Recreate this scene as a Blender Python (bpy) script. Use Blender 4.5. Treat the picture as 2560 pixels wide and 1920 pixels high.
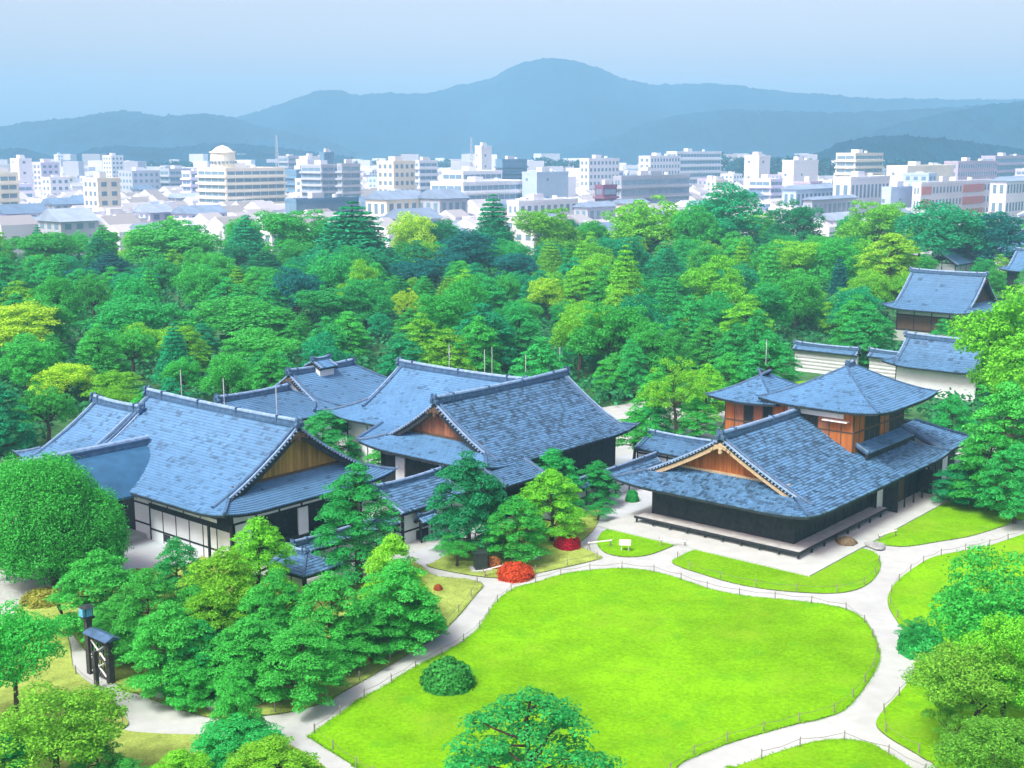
import bpy, math, random
import numpy as np
R = math.radians
rng = np.random.default_rng(11); random.seed(11)
sc = bpy.context.scene
col = sc.collection
for o in list(bpy.data.objects): bpy.data.objects.remove(o)

# ------------------------------------------------------------------ camera, sky, sun, exposure
cam = bpy.data.cameras.new('camera'); cam.lens = 44.02; cam.sensor_width = 36; cam.sensor_fit = 'HORIZONTAL'
cam.clip_start = 0.5; cam.clip_end = 30000
camo = bpy.data.objects.new('camera', cam); col.objects.link(camo)
camo.location = (0, 0, 28); camo.rotation_euler = (R(90 - 10.5), 0, 0); sc.camera = camo

SUN_EL, SUN_AZ = R(56), R(222)            # the light comes from the left, a little behind the viewer
world = bpy.data.worlds.new('World'); sc.world = world; world.use_nodes = True
wn = world.node_tree.nodes; wl = world.node_tree.links; wn.clear()
wo = wn.new('ShaderNodeOutputWorld'); sky = wn.new('ShaderNodeTexSky'); sky.sky_type = 'NISHITA'
sky.sun_disc = False; sky.sun_elevation = SUN_EL; sky.sun_rotation = SUN_AZ; sky.air_density = 1.0; sky.dust_density = 4.0; sky.ozone_density = 2.0
tint = wn.new('ShaderNodeMix'); tint.data_type = 'RGBA'; tint.blend_type = 'MULTIPLY'; tint.inputs[0].default_value = 1; tint.inputs[7].default_value = (1.26, 0.88, 0.79, 1)   # the faint lilac of a humid day
wl.new(sky.outputs[0], tint.inputs[6])
b1 = wn.new('ShaderNodeBackground'); b1.inputs[1].default_value = 0.105; wl.new(tint.outputs[2], b1.inputs[0]); wl.new(b1.outputs[0], wo.inputs[0])

sl = bpy.data.lights.new('sun', 'SUN'); sl.energy = 1.5; sl.angle = R(18); sl.color = (0.93, 1.0, 0.88)
so = bpy.data.objects.new('sun', sl); col.objects.link(so)
so.rotation_euler = (R(90) - SUN_EL, 0, R(180) - SUN_AZ); so.location = (-60, -40, 120)
vs = sc.view_settings; vs.view_transform = 'Standard'; vs.look = 'None'; vs.gamma = 1; vs.use_curve_mapping = False; vs.exposure = 1.55
cy = sc.cycles; cy.use_denoising = True; cy.max_bounces = 8; cy.diffuse_bounces = 5; cy.glossy_bounces = 2; cy.transmission_bounces = 3
cy.volume_bounces = 1; cy.transparent_max_bounces = 6; cy.sample_clamp_indirect = 4

# ------------------------------------------------------------------ materials
MATS = {}
def mat(name, base=(.5, .5, .5), rough=.7, spec=.3, noise=None, amt=.25, bump=0., objcol=False, tone=None, transl=0., wave=None, metal=0., detail=5, mix=None):
    """Procedural Principled material: base colour (or the object's own colour), varied by noise, a per-face tone attribute and grain."""
    m = bpy.data.materials.new(name); m.use_nodes = True; nt = m.node_tree; N = nt.nodes; L = nt.links
    p = N['Principled BSDF']; p.inputs['Roughness'].default_value = rough; p.inputs['Metallic'].default_value = metal
    p.inputs['Specular IOR Level'].default_value = spec
    if objcol:
        oi = N.new('ShaderNodeObjectInfo'); c = oi.outputs['Color']
    else:
        rgb = N.new('ShaderNodeRGB'); rgb.outputs[0].default_value = (*base, 1); c = rgb.outputs[0]
    geo = N.new('ShaderNodeTexCoord')
    def mul(c, fac_socket, lo, hi):
        mr = N.new('ShaderNodeMapRange'); mr.inputs[3].default_value = lo; mr.inputs[4].default_value = hi; L.new(fac_socket, mr.inputs[0])
        v = N.new('ShaderNodeMix'); v.data_type = 'RGBA'; v.blend_type = 'MULTIPLY'; v.inputs[0].default_value = 1
        L.new(c, v.inputs[6]); L.new(mr.outputs[0], v.inputs[7]); return v.outputs[2]
    hsrc = None
    if noise:
        for sc_, a in noise:
            n = N.new('ShaderNodeTexNoise'); n.inputs['Scale'].default_value = sc_; n.inputs['Detail'].default_value = detail; L.new(geo.outputs['Object'], n.inputs['Vector'])
            mr = N.new('ShaderNodeMapRange'); mr.inputs[1].default_value = .3; mr.inputs[2].default_value = .7; L.new(n.outputs[0], mr.inputs[0])
            c = mul(c, mr.outputs[0], 1 - a, 1 + a); hsrc = n.outputs[0]
    if mix:                                         # patches of another growth or wear, with a shape of their own
        for c2, sc_, lo, hi in mix:
            n = N.new('ShaderNodeTexNoise'); n.inputs['Scale'].default_value = sc_; n.inputs['Detail'].default_value = 6; n.inputs['Roughness'].default_value = .65; L.new(geo.outputs['Object'], n.inputs['Vector'])
            mr = N.new('ShaderNodeMapRange'); mr.inputs[1].default_value = lo; mr.inputs[2].default_value = hi; L.new(n.outputs[0], mr.inputs[0])
            v = N.new('ShaderNodeMix'); v.data_type = 'RGBA'; L.new(mr.outputs[0], v.inputs[0]); L.new(c, v.inputs[6]); v.inputs[7].default_value = (*c2, 1); c = v.outputs[2]
    if wave:
        mp = N.new('ShaderNodeMapping'); mp.inputs['Scale'].default_value = wave; L.new(geo.outputs['Object'], mp.inputs[0])
        n = N.new('ShaderNodeTexNoise'); n.inputs['Scale'].default_value = 1; n.inputs['Detail'].default_value = 4; L.new(mp.outputs[0], n.inputs['Vector'])
        c = mul(c, n.outputs[0], .45, 1.5)
    if tone:
        at = N.new('ShaderNodeAttribute'); at.attribute_name = 'tone'
        c = mul(c, at.outputs['Fac'], *tone)
    if bump and hsrc:
        b = N.new('ShaderNodeBump'); b.inputs['Strength'].default_value = bump; b.inputs['Distance'].default_value = .05; L.new(hsrc, b.inputs['Height']); L.new(b.outputs[0], p.inputs['Normal'])
    L.new(c, p.inputs['Base Color'])
    if transl:
        t = N.new('ShaderNodeBsdfTranslucent'); L.new(c, t.inputs[0]); mx = N.new('ShaderNodeMixShader'); mx.inputs[0].default_value = transl
        L.new(p.outputs[0], mx.inputs[1]); L.new(t.outputs[0], mx.inputs[2]); L.new(mx.outputs[0], N['Material Output'].inputs[0])
    MATS[name] = m; return m
mat('tile', (.070, .18, .335), .5, .45, tone=(.2, 1.45), noise=[(.3, .12), (1.6, .08)])
mat('ridge_tile', (.05, .12, .23), .5, .5, noise=[(2.5, .35)])
mat('ridge_cap', (.20, .33, .52), .5, .5, noise=[(3, .25)])
mat('copper', (.025, .11, .23), .45, .5, noise=[(1.2, .2)])
mat('plaster', (.64, .72, .78), .85, .1, noise=[(.8, .07), (9, .05)])
mat('dark_wood', (.022, .032, .040), .7, .2, noise=[(3, .3)])
mat('brown_wood', (.10, .072, .05), .7, .2, wave=(9, 9, .9))
mat('cedar', (.40, .14, .04), .7, .2, wave=(5, 5, .7), tone=(.45, 1.5))
mat('ochre_wood', (.38, .24, .055), .75, .2, wave=(5, 5, .8), tone=(.4, 1.4))
mat('red_wood', (.33, .15, .085), .75, .2, wave=(5, 5, .8), tone=(.4, 1.4))
mat('pale_wood', (.44, .36, .24), .7, .2, wave=(3, 3, 8))
mat('deck', (.42, .45, .46), .75, .2, noise=[(2, .15)])
mat('stone', (.41, .47, .47), .9, .1, noise=[(.7, .08), (14, .10)], bump=.3)
mat('gravel', (.40, .455, .46), .95, .05, noise=[(.22, .08), (1.1, .07), (30, .14)], bump=.5, mix=[((.36, .39, .40), .6, .58, .78)])
mat('court', (.42, .49, .55), .95, .05, noise=[(.3, .10), (30, .12)], bump=.5)
mat('lawn', (.165, .44, .003), .9, .05, noise=[(.09, .20), (.5, .14), (5, .18), (60, .2)], bump=.8, mix=[((.23, .45, .02), .16, .52, .74), ((.09, .36, .012), .35, .56, .76), ((.30, .38, .09), 1.1, .66, .80)])
mat('dry_lawn', (.30, .42, .095), .95, .05, noise=[(.18, .22), (1.2, .2), (9, .2), (60, .2)], bump=.8)
mat('soil', (.05, .15, .055), .95, .05, noise=[(.3, .4), (4, .25)], bump=.6)
mat('edge_soil', (.10, .13, .06), .95, .05, noise=[(3, .5)])
mat('ground', (.06, .13, .08), .95, .05, noise=[(.02, .3), (.4, .3)], bump=.3)
mat('leaf', objcol=True, rough=.75, spec=.15, tone=(.45, 1.55), transl=.38)
mat('bark', (.075, .06, .05), .9, .1, noise=[(5, .4)], bump=.5)
mat('pale_bark', (.22, .20, .17), .9, .1, noise=[(5, .3)], bump=.5)
mat('facade', objcol=True, rough=.8, spec=.15, noise=[(.05, .06), (.6, .05)])
mat('glass', (.17, .29, .40), .15, .6)
mat('city_roof', objcol=True, rough=.7, noise=[(.3, .15)])
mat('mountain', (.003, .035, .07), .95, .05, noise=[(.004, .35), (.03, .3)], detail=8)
mat('white_paint', (.8, .82, .82), .6, .2, noise=[(4, .05)])
mat('rope', (.16, .15, .12), .9, .1, noise=[(9, .3)])
mat('post_wood', (.24, .24, .22), .85, .1, noise=[(6, .35)])
mat('gate_wood', (.055, .06, .06), .85, .1, noise=[(5, .35)])
mat('metal_grey', (.45, .5, .55), .45, .5, noise=[(3, .1)])
mat('dark_box', (.02, .035, .035), .5, .4, noise=[(3, .2)])
mat('blue_sheet', (.10, .42, .66), .4, .4, noise=[(2, .12)])
mat('rock', (.28, .32, .33), .9, .2, noise=[(2, .3), (9, .2)], bump=.8)

# ------------------------------------------------------------------ mesh helpers
class MB:
    """Collects vertices and faces (with an optional tone per face) for one mesh."""
    def __init__(s): s.v = []; s.f = []; s.t = []; s.n = 0
    def add(s, v, f, tone=.5):
        v = np.asarray(v, float).reshape(-1, 3); f = np.asarray(f, int)
        s.v.append(v); s.f.append(f + s.n); s.n += len(v)
        s.t.append(np.full(len(f), tone) if np.isscalar(tone) else np.asarray(tone, float)); return s
    def box(s, x0, x1, y0, y1, z0, z1, tone=.5):
        v = [(x, y, z) for z in (z0, z1) for y in (y0, y1) for x in (x0, x1)]
        return s.add(v, [(0, 2, 3, 1), (4, 5, 7, 6), (0, 1, 5, 4), (2, 6, 7, 3), (0, 4, 6, 2), (1, 3, 7, 5)], tone)
    def tube(s, p, q, r0, r1=None, n=6, cap=True, tone=.5):
        r1 = r0 if r1 is None else r1; p = np.array(p, float); q = np.array(q, float); d = q - p; d /= np.linalg.norm(d) + 1e-9
        a = np.cross(d, (0, 0, 1) if abs(d[2]) < .9 else (1, 0, 0)); a /= np.linalg.norm(a); b = np.cross(d, a)
        th = np.linspace(0, 2 * np.pi, n, endpoint=False); ring = np.cos(th)[:, None] * a + np.sin(th)[:, None] * b
        v = np.vstack([p + ring * r0, q + ring * r1]); i = np.arange(n); j = (i + 1) % n
        s.add(v, np.stack([i, j, j + n, i + n], 1), tone)
        if cap and n in (4, 6, 8):
            if n == 4: s.add(v[4:], [(0, 1, 2, 3)], tone)
            else:
                s.add(v[n:], [(0, k, k + 1, min(k + 2, n - 1)) if k + 2 < n else (0, k, k + 1, k + 1) for k in range(1, n - 1, 2)] if n % 2 == 0 else [], tone)
        return s
    def sweep(s, prof, path, closed_ends=True, tone=.5):
        """prof: list of (side, up) points; path: list of 3-D points."""
        P = np.array(path, float); prof = np.array(prof, float); k = len(prof); V = []
        for i in range(len(P)):
            d = P[min(i + 1, len(P) - 1)] - P[max(i - 1, 0)]; d = d / (np.linalg.norm(d) + 1e-9)
            sd = np.cross(d, (0, 0, 1)); sd /= np.linalg.norm(sd) + 1e-9; up = np.cross(sd, d)
            V.append(P[i] + prof[:, :1] * sd + prof[:, 1:] * up)
        V = np.vstack(V); F = []
        for i in range(len(P) - 1):
            for j in range(k):
                F.append((i * k + j, i * k + (j + 1) % k, (i + 1) * k + (j + 1) % k, (i + 1) * k + j))
        s.add(V, F, tone)
        if closed_ends:
            for base in (0, (len(P) - 1) * k):
                c = V[base:base + k]
                s.add(np.vstack([c, c.mean(0)]), [(j, (j + 1) % k, k, k) for j in range(k)], tone)
        return s
    def data(s, name, off=(0, 0, 0)):
        me = bpy.data.meshes.new(name)
        if not s.v: return me
        V = np.vstack(s.v) - np.array(off, float); F = np.vstack([f if f.shape[1] == 4 else np.column_stack([f, f[:, 2]]) for f in s.f]); T = np.concatenate(s.t)
        tri = F[:, 2] == F[:, 3]
        cnt = np.where(tri, 3, 4); loops = F.reshape(-1)[np.column_stack([np.ones((len(F), 3), bool), ~tri]).reshape(-1)]
        me.vertices.add(len(V)); me.vertices.foreach_set('co', V.astype(np.float32).reshape(-1))
        me.loops.add(len(loops)); me.loops.foreach_set('vertex_index', loops.astype(np.int32))
        me.polygons.add(len(F)); st = np.concatenate([[0], np.cumsum(cnt)[:-1]])
        me.polygons.foreach_set('loop_start', st.astype(np.int32)); me.polygons.foreach_set('loop_total', cnt.astype(np.int32))
        at = me.attributes.new('tone', 'FLOAT', 'FACE'); at.data.foreach_set('value', T.astype(np.float32))
        me.polygons.foreach_set('use_smooth', np.zeros(len(F), bool)); me.update(calc_edges=True); return me
    def build(s, name, m, parent=None, off=(0, 0, 0), kind=None, smooth=False):
        me = s.data(name, off); me.materials.append(MATS[m])
        if smooth: me.polygons.foreach_set('use_smooth', [True] * len(me.polygons))
        return link(name, me, parent, kind)
def link(name, me, parent=None, kind=None):
    o = bpy.data.objects.new(name, me); col.objects.link(o)
    if parent: o.parent = parent
    if kind: o['kind'] = kind
    return o
def tag(o, label=None, cat=None, group=None, kind=None):
    if label: o['label'] = label
    if cat: o['category'] = cat
    if group: o['group'] = group
    if kind: o['kind'] = kind
    return o
def thing(name, label, cat, loc=(0, 0, 0), rz=0, group=None):
    o = bpy.data.objects.new(name, None); col.objects.link(o); o.location = loc; o.rotation_euler = (0, 0, rz); o.empty_display_size = .3
    return tag(o, label, cat, group)

# ------------------------------------------------------------------ layout, in metres
HAZE = 0.0004
LAWNS = {
    'main': [(-9.76, 57.07), (-8.42, 59.88), (-7.87, 61.04), (-6.93, 62.31), (-6.15, 63.74), (-5.24, 65.23), (-4.27, 66.55), (-3.18, 68.17), (-2.15, 70.41), (-1.59, 72.64), (-0.99, 75.31), (0.1, 77.68), (1.46, 78.83), (3.46, 80.54), (5.24, 81.31), (7.61, 81.77), (9.86, 80.89), (11.69, 79.0), (13.01, 77.5), (15.1, 76.3), (17.62, 75.57), (19.5, 74.85), (20.7, 74.0), (21.27, 72.77), (21.38, 71.04), (21.19, 69.03), (20.8, 66.88), (20.1, 65.08), (19.22, 63.36), (17.92, 61.13), (16.77, 59.6), (15.4, 58.68), (14.14, 58.14), (12.17, 57.08), (10.41, 56.06), (8.85, 54.91), (7.8, 53.96), (6.02, 51.09), (1.87, 49.52), (-4.19, 50.69), (-7.24, 53.73), (-7.22, 53.73), (-8.66, 55.35), (-9.67, 56.52)],
    'oval': [(6.28, 88.12), (6.8, 90.14), (8.06, 91.32), (9.62, 90.01), (11.26, 87.71), (11.75, 87.1), (11.07, 86.1), (9.43, 84.55), (7.83, 84.28), (6.69, 85.12), (6.25, 86.69)],
    'front': [(11.14, 83.23), (12.27, 84.93), (13.56, 86.3), (13.81, 86.27), (16.28, 83.91), (19.98, 81.83), (21.31, 83.2), (23.67, 86.27), (25.31, 85.9), (25.76, 84.44), (25.22, 82.0), (23.93, 79.37), (22.49, 77.66), (20.83, 76.9), (18.68, 77.05), (16.22, 77.81), (14.32, 79.06), (12.47, 81.0), (11.53, 82.13)],
    'right': [(25.93, 88.56), (30.14, 95.05), (33.58, 99.01), (31.43, 96.2), (35.19, 100.15), (36.13, 101.04), (38.96, 102.24), (49.16, 108.06), (45.97, 92.52), (39.6, 93.29), (37.33, 91.59), (34.0, 89.15), (31.14, 87.78), (28.43, 86.64), (26.81, 87.09)],
    'east': [(41.1, 91.8), (38.09, 89.55), (34.26, 86.64), (32.0, 85.53), (29.45, 84.08), (27.33, 81.67), (25.44, 79.06), (24.18, 76.6), (23.58, 74.57), (23.34, 72.09), (23.21, 69.77), (22.77, 66.88), (22.06, 64.64), (21.03, 62.74), (19.8, 60.94), (18.63, 59.23), (18.07, 57.96), (18.34, 56.57), (19.27, 54.59), (19.51, 53.04), (18.01, 44.65), (25.26, 44.65), (43.79, 75.42)],
    'south': [(9.53, 53.04), (10.3, 53.67), (12.54, 55.08), (14.3, 56.06), (15.56, 56.43), (16.91, 56.23), (17.6, 55.4), (18.37, 53.67), (18.53, 52.3), (10.76, 44.65), (5.47, 45.95)],
    'grove': [(-2.98, 79.51), (-1.93, 78.43), (-2.43, 76.24), (-3.19, 73.21), (-4.09, 70.41), (-5.25, 68.04), (-6.7, 65.59), (-7.89, 63.52), (-9.03, 61.67), (-9.46, 60.91), (-10.8, 59.78), (-12.19, 59.18), (-14.82, 58.78), (-17.35, 60.08), (-19.59, 61.65), (-21.02, 62.74), (-25.67, 69.54), (-29.41, 76.24), (-29.42, 77.21), (-26.57, 81.2), (-22.42, 82.17), (-21.43, 84.67), (-17.68, 80.73), (-14.21, 78.7), (-10.86, 78.7), (-7.26, 83.15), (-5.16, 80.26)],
    'azalea': [(-5.67, 82.13), (-2.32, 80.19), (-0.01, 79.92), (2.32, 81.17), (5.73, 83.49), (6.17, 84.36), (4.93, 86.5), (4.71, 86.9), (6.38, 91.54), (7.35, 99.02), (4.82, 93.75), (-0.21, 92.52), (-3.54, 86.78), (-5.33, 83.15)],
    'southwest': [(-28.97, 75.93), (-30.74, 76.24), (-30.79, 74.08), (-30.08, 71.18), (-32.55, 70.63), (-23.66, 44.65), (-5.54, 44.65), (-7.08, 51.09), (-9.36, 54.57), (-11.15, 56.33), (-11.7, 56.61), (-14.37, 56.85), (-15.66, 56.94), (-17.39, 57.07), (-19.04, 57.44), (-19.15, 58.39), (-20.78, 60.8), (-21.98, 62.3), (-24.03, 64.78), (-25.61, 68.49)],
}
RIDGES = {
    'far': (2795, [(-1832, 56), (-1526, 66), (-817, 56), (-684, 94), (-613, 106), (-552, 116), (-490, 140), (-419, 162), (-374, 163), (-334, 150), (-248, 157), (-187, 155), (-107, 175), (-46, 189), (4, 214), (54, 228), (89, 233), (144, 226), (195, 209), (235, 189), (306, 175), (376, 177), (457, 177), (538, 165), (619, 157), (699, 150), (780, 145), (901, 145), (1002, 143), (1115, 143), (1506, 150), (1912, 126)]),
    'left': (2236, [(-1541, 90), (-1219, 81), (-896, 73), (-847, 81), (-806, 86), (-753, 89), (-700, 100), (-659, 100), (-611, 90), (-538, 96), (-490, 90), (-442, 74), (-378, 60), (-329, 51), (-273, 27)]),
    'lowleft': (1548, [(-1015, 38), (-791, 32), (-622, 33), (-594, 34), (-561, 24), (-544, 23), (-504, 34), (-476, 37), (-425, 34), (-352, 41), (-307, 38), (-262, 32), (-195, 23)]),
    'rightmid': (2064, [(33, 23), (93, 38), (168, 56), (220, 78), (294, 93), (346, 99), (406, 96), (518, 93), (629, 96), (741, 104), (824, 106), (1186, 122), (1490, 78)]),
    'rightnear': (1677, [(447, 45), (512, 68), (572, 82), (620, 91), (669, 95), (903, 104), (1150, 69)]),
    'hill': (1161, [(272, 26), (289, 32), (301, 38), (326, 43), (355, 44), (393, 42), (419, 38), (467, 31), (504, 27)]),
}
FORE = [
    (-30.1, 78.7, 8.5, 4.3, 'round', 'green'),
    (-24.1, 69.6, 5.3, 2.8, 'pine', 'green'),
    (-21.4, 76.3, 3.9, 1.6, 'pine', 'mid'),
    (-15.5, 73.0, 6.1, 2.4, 'pine', 'lime'),
    (-16.4, 67.9, 5.9, 2.8, 'pine', 'lime'),
    (-19.8, 64.6, 6.0, 1.9, 'pine', 'green'),
    (-17.8, 61.4, 5.2, 2.3, 'pine', 'green'),
    (-16.1, 64.6, 4.9, 2.2, 'pine', 'lime'),
    (-13.0, 65.9, 5.2, 1.9, 'pine', 'green'),
    (-13.8, 61.7, 4.2, 2.3, 'pine', 'green'),
    (-10.8, 60.5, 4.4, 2.2, 'pine', 'green'),
    (-9.9, 65.3, 5.4, 2.3, 'pine', 'green'),
    (-7.1, 71.5, 5.6, 2.0, 'pine', 'lime'),
    (-6.5, 67.9, 5.1, 2.5, 'pine', 'green'),
    (-16.4, 61.7, 4.0, 1.9, 'pine', 'mid'),
    (-17.8, 66.2, 4.4, 1.9, 'pine', 'green'),
    (-14.0, 65.3, 4.5, 1.9, 'pine', 'green'),
    (-21.9, 66.2, 3.8, 1.6, 'pine', 'green'),
    (-14.5, 60.8, 3.2, 1.6, 'pine', 'green'),
    (-8.7, 65.3, 3.2, 1.8, 'pine', 'green'),
    (-7.7, 66.6, 3.7, 1.7, 'pine', 'green'),
    (-16.4, 60.0, 2.6, 1.3, 'pine', 'green'),
    (-5.4, 68.9, 2.8, 1.5, 'pine', 'green'),
    (-10.1, 78.7, 8.2, 2.8, 'tallpine', 'mid'),
    (-3.1, 85.2, 7.3, 2.8, 'pine', 'dark'),
    (2.9, 87.9, 5.5, 2.5, 'pine', 'lime'),
    (0.4, 83.2, 4.7, 2.2, 'pine', 'green'),
    (3.2, 95.0, 5.2, 2.3, 'pine', 'mid'),
    (6.8, 97.6, 3.5, 1.8, 'pine', 'mid'),
    (11.0, 109.4, 5.6, 2.0, 'smallpine', 'green'),
    (6.6, 93.1, 1.3, 1.3, 'shrub', 'mid'),
    (-3.8, 82.2, 2.3, 1.7, 'shrub', 'green'),
    (0.7, 48.4, 6.1, 3.5, 'pine', 'mid'),
    (-12.8, 54.5, 4.3, 1.3, 'pine', 'green'),
    (-12.5, 53.4, 2.7, 2.1, 'pine', 'mid'),
    (-24.4, 57.9, 6.3, 2.6, 'broad', 'green'),
    (-20.0, 51.1, 5.1, 3.1, 'broad', 'rust'),
    (-18.2, 51.1, 3.3, 1.3, 'pine', 'green'),
    (-10.5, 50.7, 2.8, 2.1, 'pine', 'lime'),
    (-14.3, 50.3, 2.6, 1.5, 'pine', 'lime'),
    (-16.6, 50.1, 2.3, 1.1, 'pine', 'green'),
    (-21.6, 49.5, 3.6, 1.5, 'pine', 'mid'),
    (24.9, 60.5, 7.9, 3.6, 'broad', 'green'),
    (23.7, 56.4, 6.4, 2.6, 'broad', 'lime'),
    (21.9, 55.5, 5.1, 2.9, 'broad', 'olive'),
    (22.7, 67.1, 2.3, 1.0, 'shrub', 'mid'),
    (20.6, 49.5, 4.3, 2.6, 'broad', 'olive'),
    (20.7, 54.5, 3.2, 1.4, 'shrub', 'olive'),
    (48.2, 118.8, 14.7, 5.2, 'broad', 'lime'),
    (39.4, 97.6, 10.3, 3.2, 'pine', 'green'),
    (39.4, 109.7, 6.8, 2.3, 'pine', 'mid'),
    (37.8, 96.3, 6.6, 3.1, 'pine', 'green'),
    (38.5, 92.5, 6.2, 2.7, 'pine', 'mid'),
    (36.6, 97.6, 3.5, 2.6, 'pine', 'dark'),
    (56.1, 160.9, 6.7, 2.7, 'pine', 'mid'),
    (16.2, 120.8, 8.6, 3.2, 'broad', 'lime'),
    (14.7, 123.9, 6.7, 2.6, 'pine', 'green'),
    (20.3, 128.3, 6.3, 2.4, 'pine', 'lime'),
    (13.7, 121.2, 3.7, 2.0, 'pine', 'mid'),
    (11.8, 142.7, 5.1, 2.4, 'pine', 'green'),
    (24.0, 136.8, 6.3, 2.8, 'pine', 'green'),
    (18.3, 120.8, 4.2, 2.1, 'pine', 'green'),
    (13.6, 142.1, 6.8, 2.1, 'pine', 'mid'),
    (-17.0, 109.7, 5.1, 3.1, 'pine', 'mid'),
    (-11.3, 103.3, 3.4, 1.6, 'pine', 'green'),
    (-25.1, 125.0, 2.9, 1.4, 'pine', 'mid'),
    (-16.0, 138.9, 3.0, 1.2, 'smallpine', 'mid'),
]
FORE_LABELS = [
    'big dense rounded tree hiding the blue porch roof',
    'broad green cloud-pruned pine right of the yellowing shrub near the gate',
    'small pine in front of the white wall panels of the long palace',
    'pine directly before the corner of the long palace, its pads touching the eave',
    'wide bright pine below the long palace white wall',
    'pine just behind the wooden gate',
    'bushy pine beside the wooden gate overhanging the western path',
    'bright pine in the middle of the pine grove',
    'pine of the grove before the small side gate',
    'low pine of the grove above the western path bend',
    'pine at the path corner of the grove, nearest the large lawn tip',
    'full green pine between the side gate and the small red bushes',
    'pale green pine in front of the white corridor wall',
    'wide pine at the lawn edge below the white corridor',
    'deep green pine on the lower edge of the grove by the western path',
    'pine filling the grove behind the small pine of the white wall',
    'pine in the heart of the grove below the palace corner',
    'rounded pine close behind the gate lantern',
    'low pine filling the grove above the round-headed path pine',
    'pine beside the small red bush at the grove edge',
    'pine between the pale corridor pine and the small red bushes',
    'low pine above the bend of the western path',
    'small pine at the rust-red tiny bush',
    'tall layered pine standing before the gap between long palace and corridor',
    'dark domed pine in front of the corridor to the crossing roofs',
    'bright domed pine before the right eave of the crossing roofs',
    'pine above the orange-red azalea',
    'pine pressed against the eave of the crossing roofs',
    'slim pine beside the coped wall',
    'lone small pine on a bare trunk beside the coped wall',
    'dark shrub at the end of the pines by the grey courtyard',
    'loose green shrub below the white corridor wall',
    'large open layered pine on the lawn before the path fork',
    'pine with a tall rounded head standing in the western path bend',
    'low spreading deep green pine at the foot of the round-headed pine',
    'leafy tree left of the wooden gate',
    'leafy tree with faintly yellowed foliage beside the western path',
    'small pine in front of the faintly yellowed tree',
    'bright pine by the lower arm of the western path',
    'small bright pine on the southwest lawn',
    'smallest pine on the southwest lawn between two others',
    'deep green pine below the faintly yellowed tree',
    'large green leafy tree on the lawn right of the forked path',
    'pale flowering leafy tree in front of the large green one',
    'olive leafy tree leaning over the eastern path bend',
    'green shrub touching the eastern edge of the path',
    'olive leafy tree on the lawn southeast of the path fork',
    'loose olive shrub among the trees southeast of the fork',
    'tall lime-green tree standing before the gatehouse',
    'tall pine beside the rear wing of the two-storey palace',
    'pine right behind the two-storey palace upper roof',
    'layered pine overhanging the side lawn',
    'deep green pine at the far end of the side lawn',
    'low dark pine at the rear corner of the two-storey palace',
    'small pine before the gatehouse wall',
    'bright leafy tree behind the left eave of the two-storey palace',
    'pine left of the bright leafy tree by the gravel clearing',
    'lime pine peeping over the narrow tiled corridor',
    'low deep green pine beside the white gravel clearing',
    'pine at the back of the white gravel clearing',
    'pine behind the left upper roof of the two-storey palace',
    'low rounded pine beside the narrow tiled corridor',
    'pine on the edge of the white gravel clearing',
    'pine growing in the court between the long palace and the crossing roofs',
    'small pine before the reddish gable',
    'little pine peeping over the long palace ridge',
    'little pine beside the kitchen hall roof',
]
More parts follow.
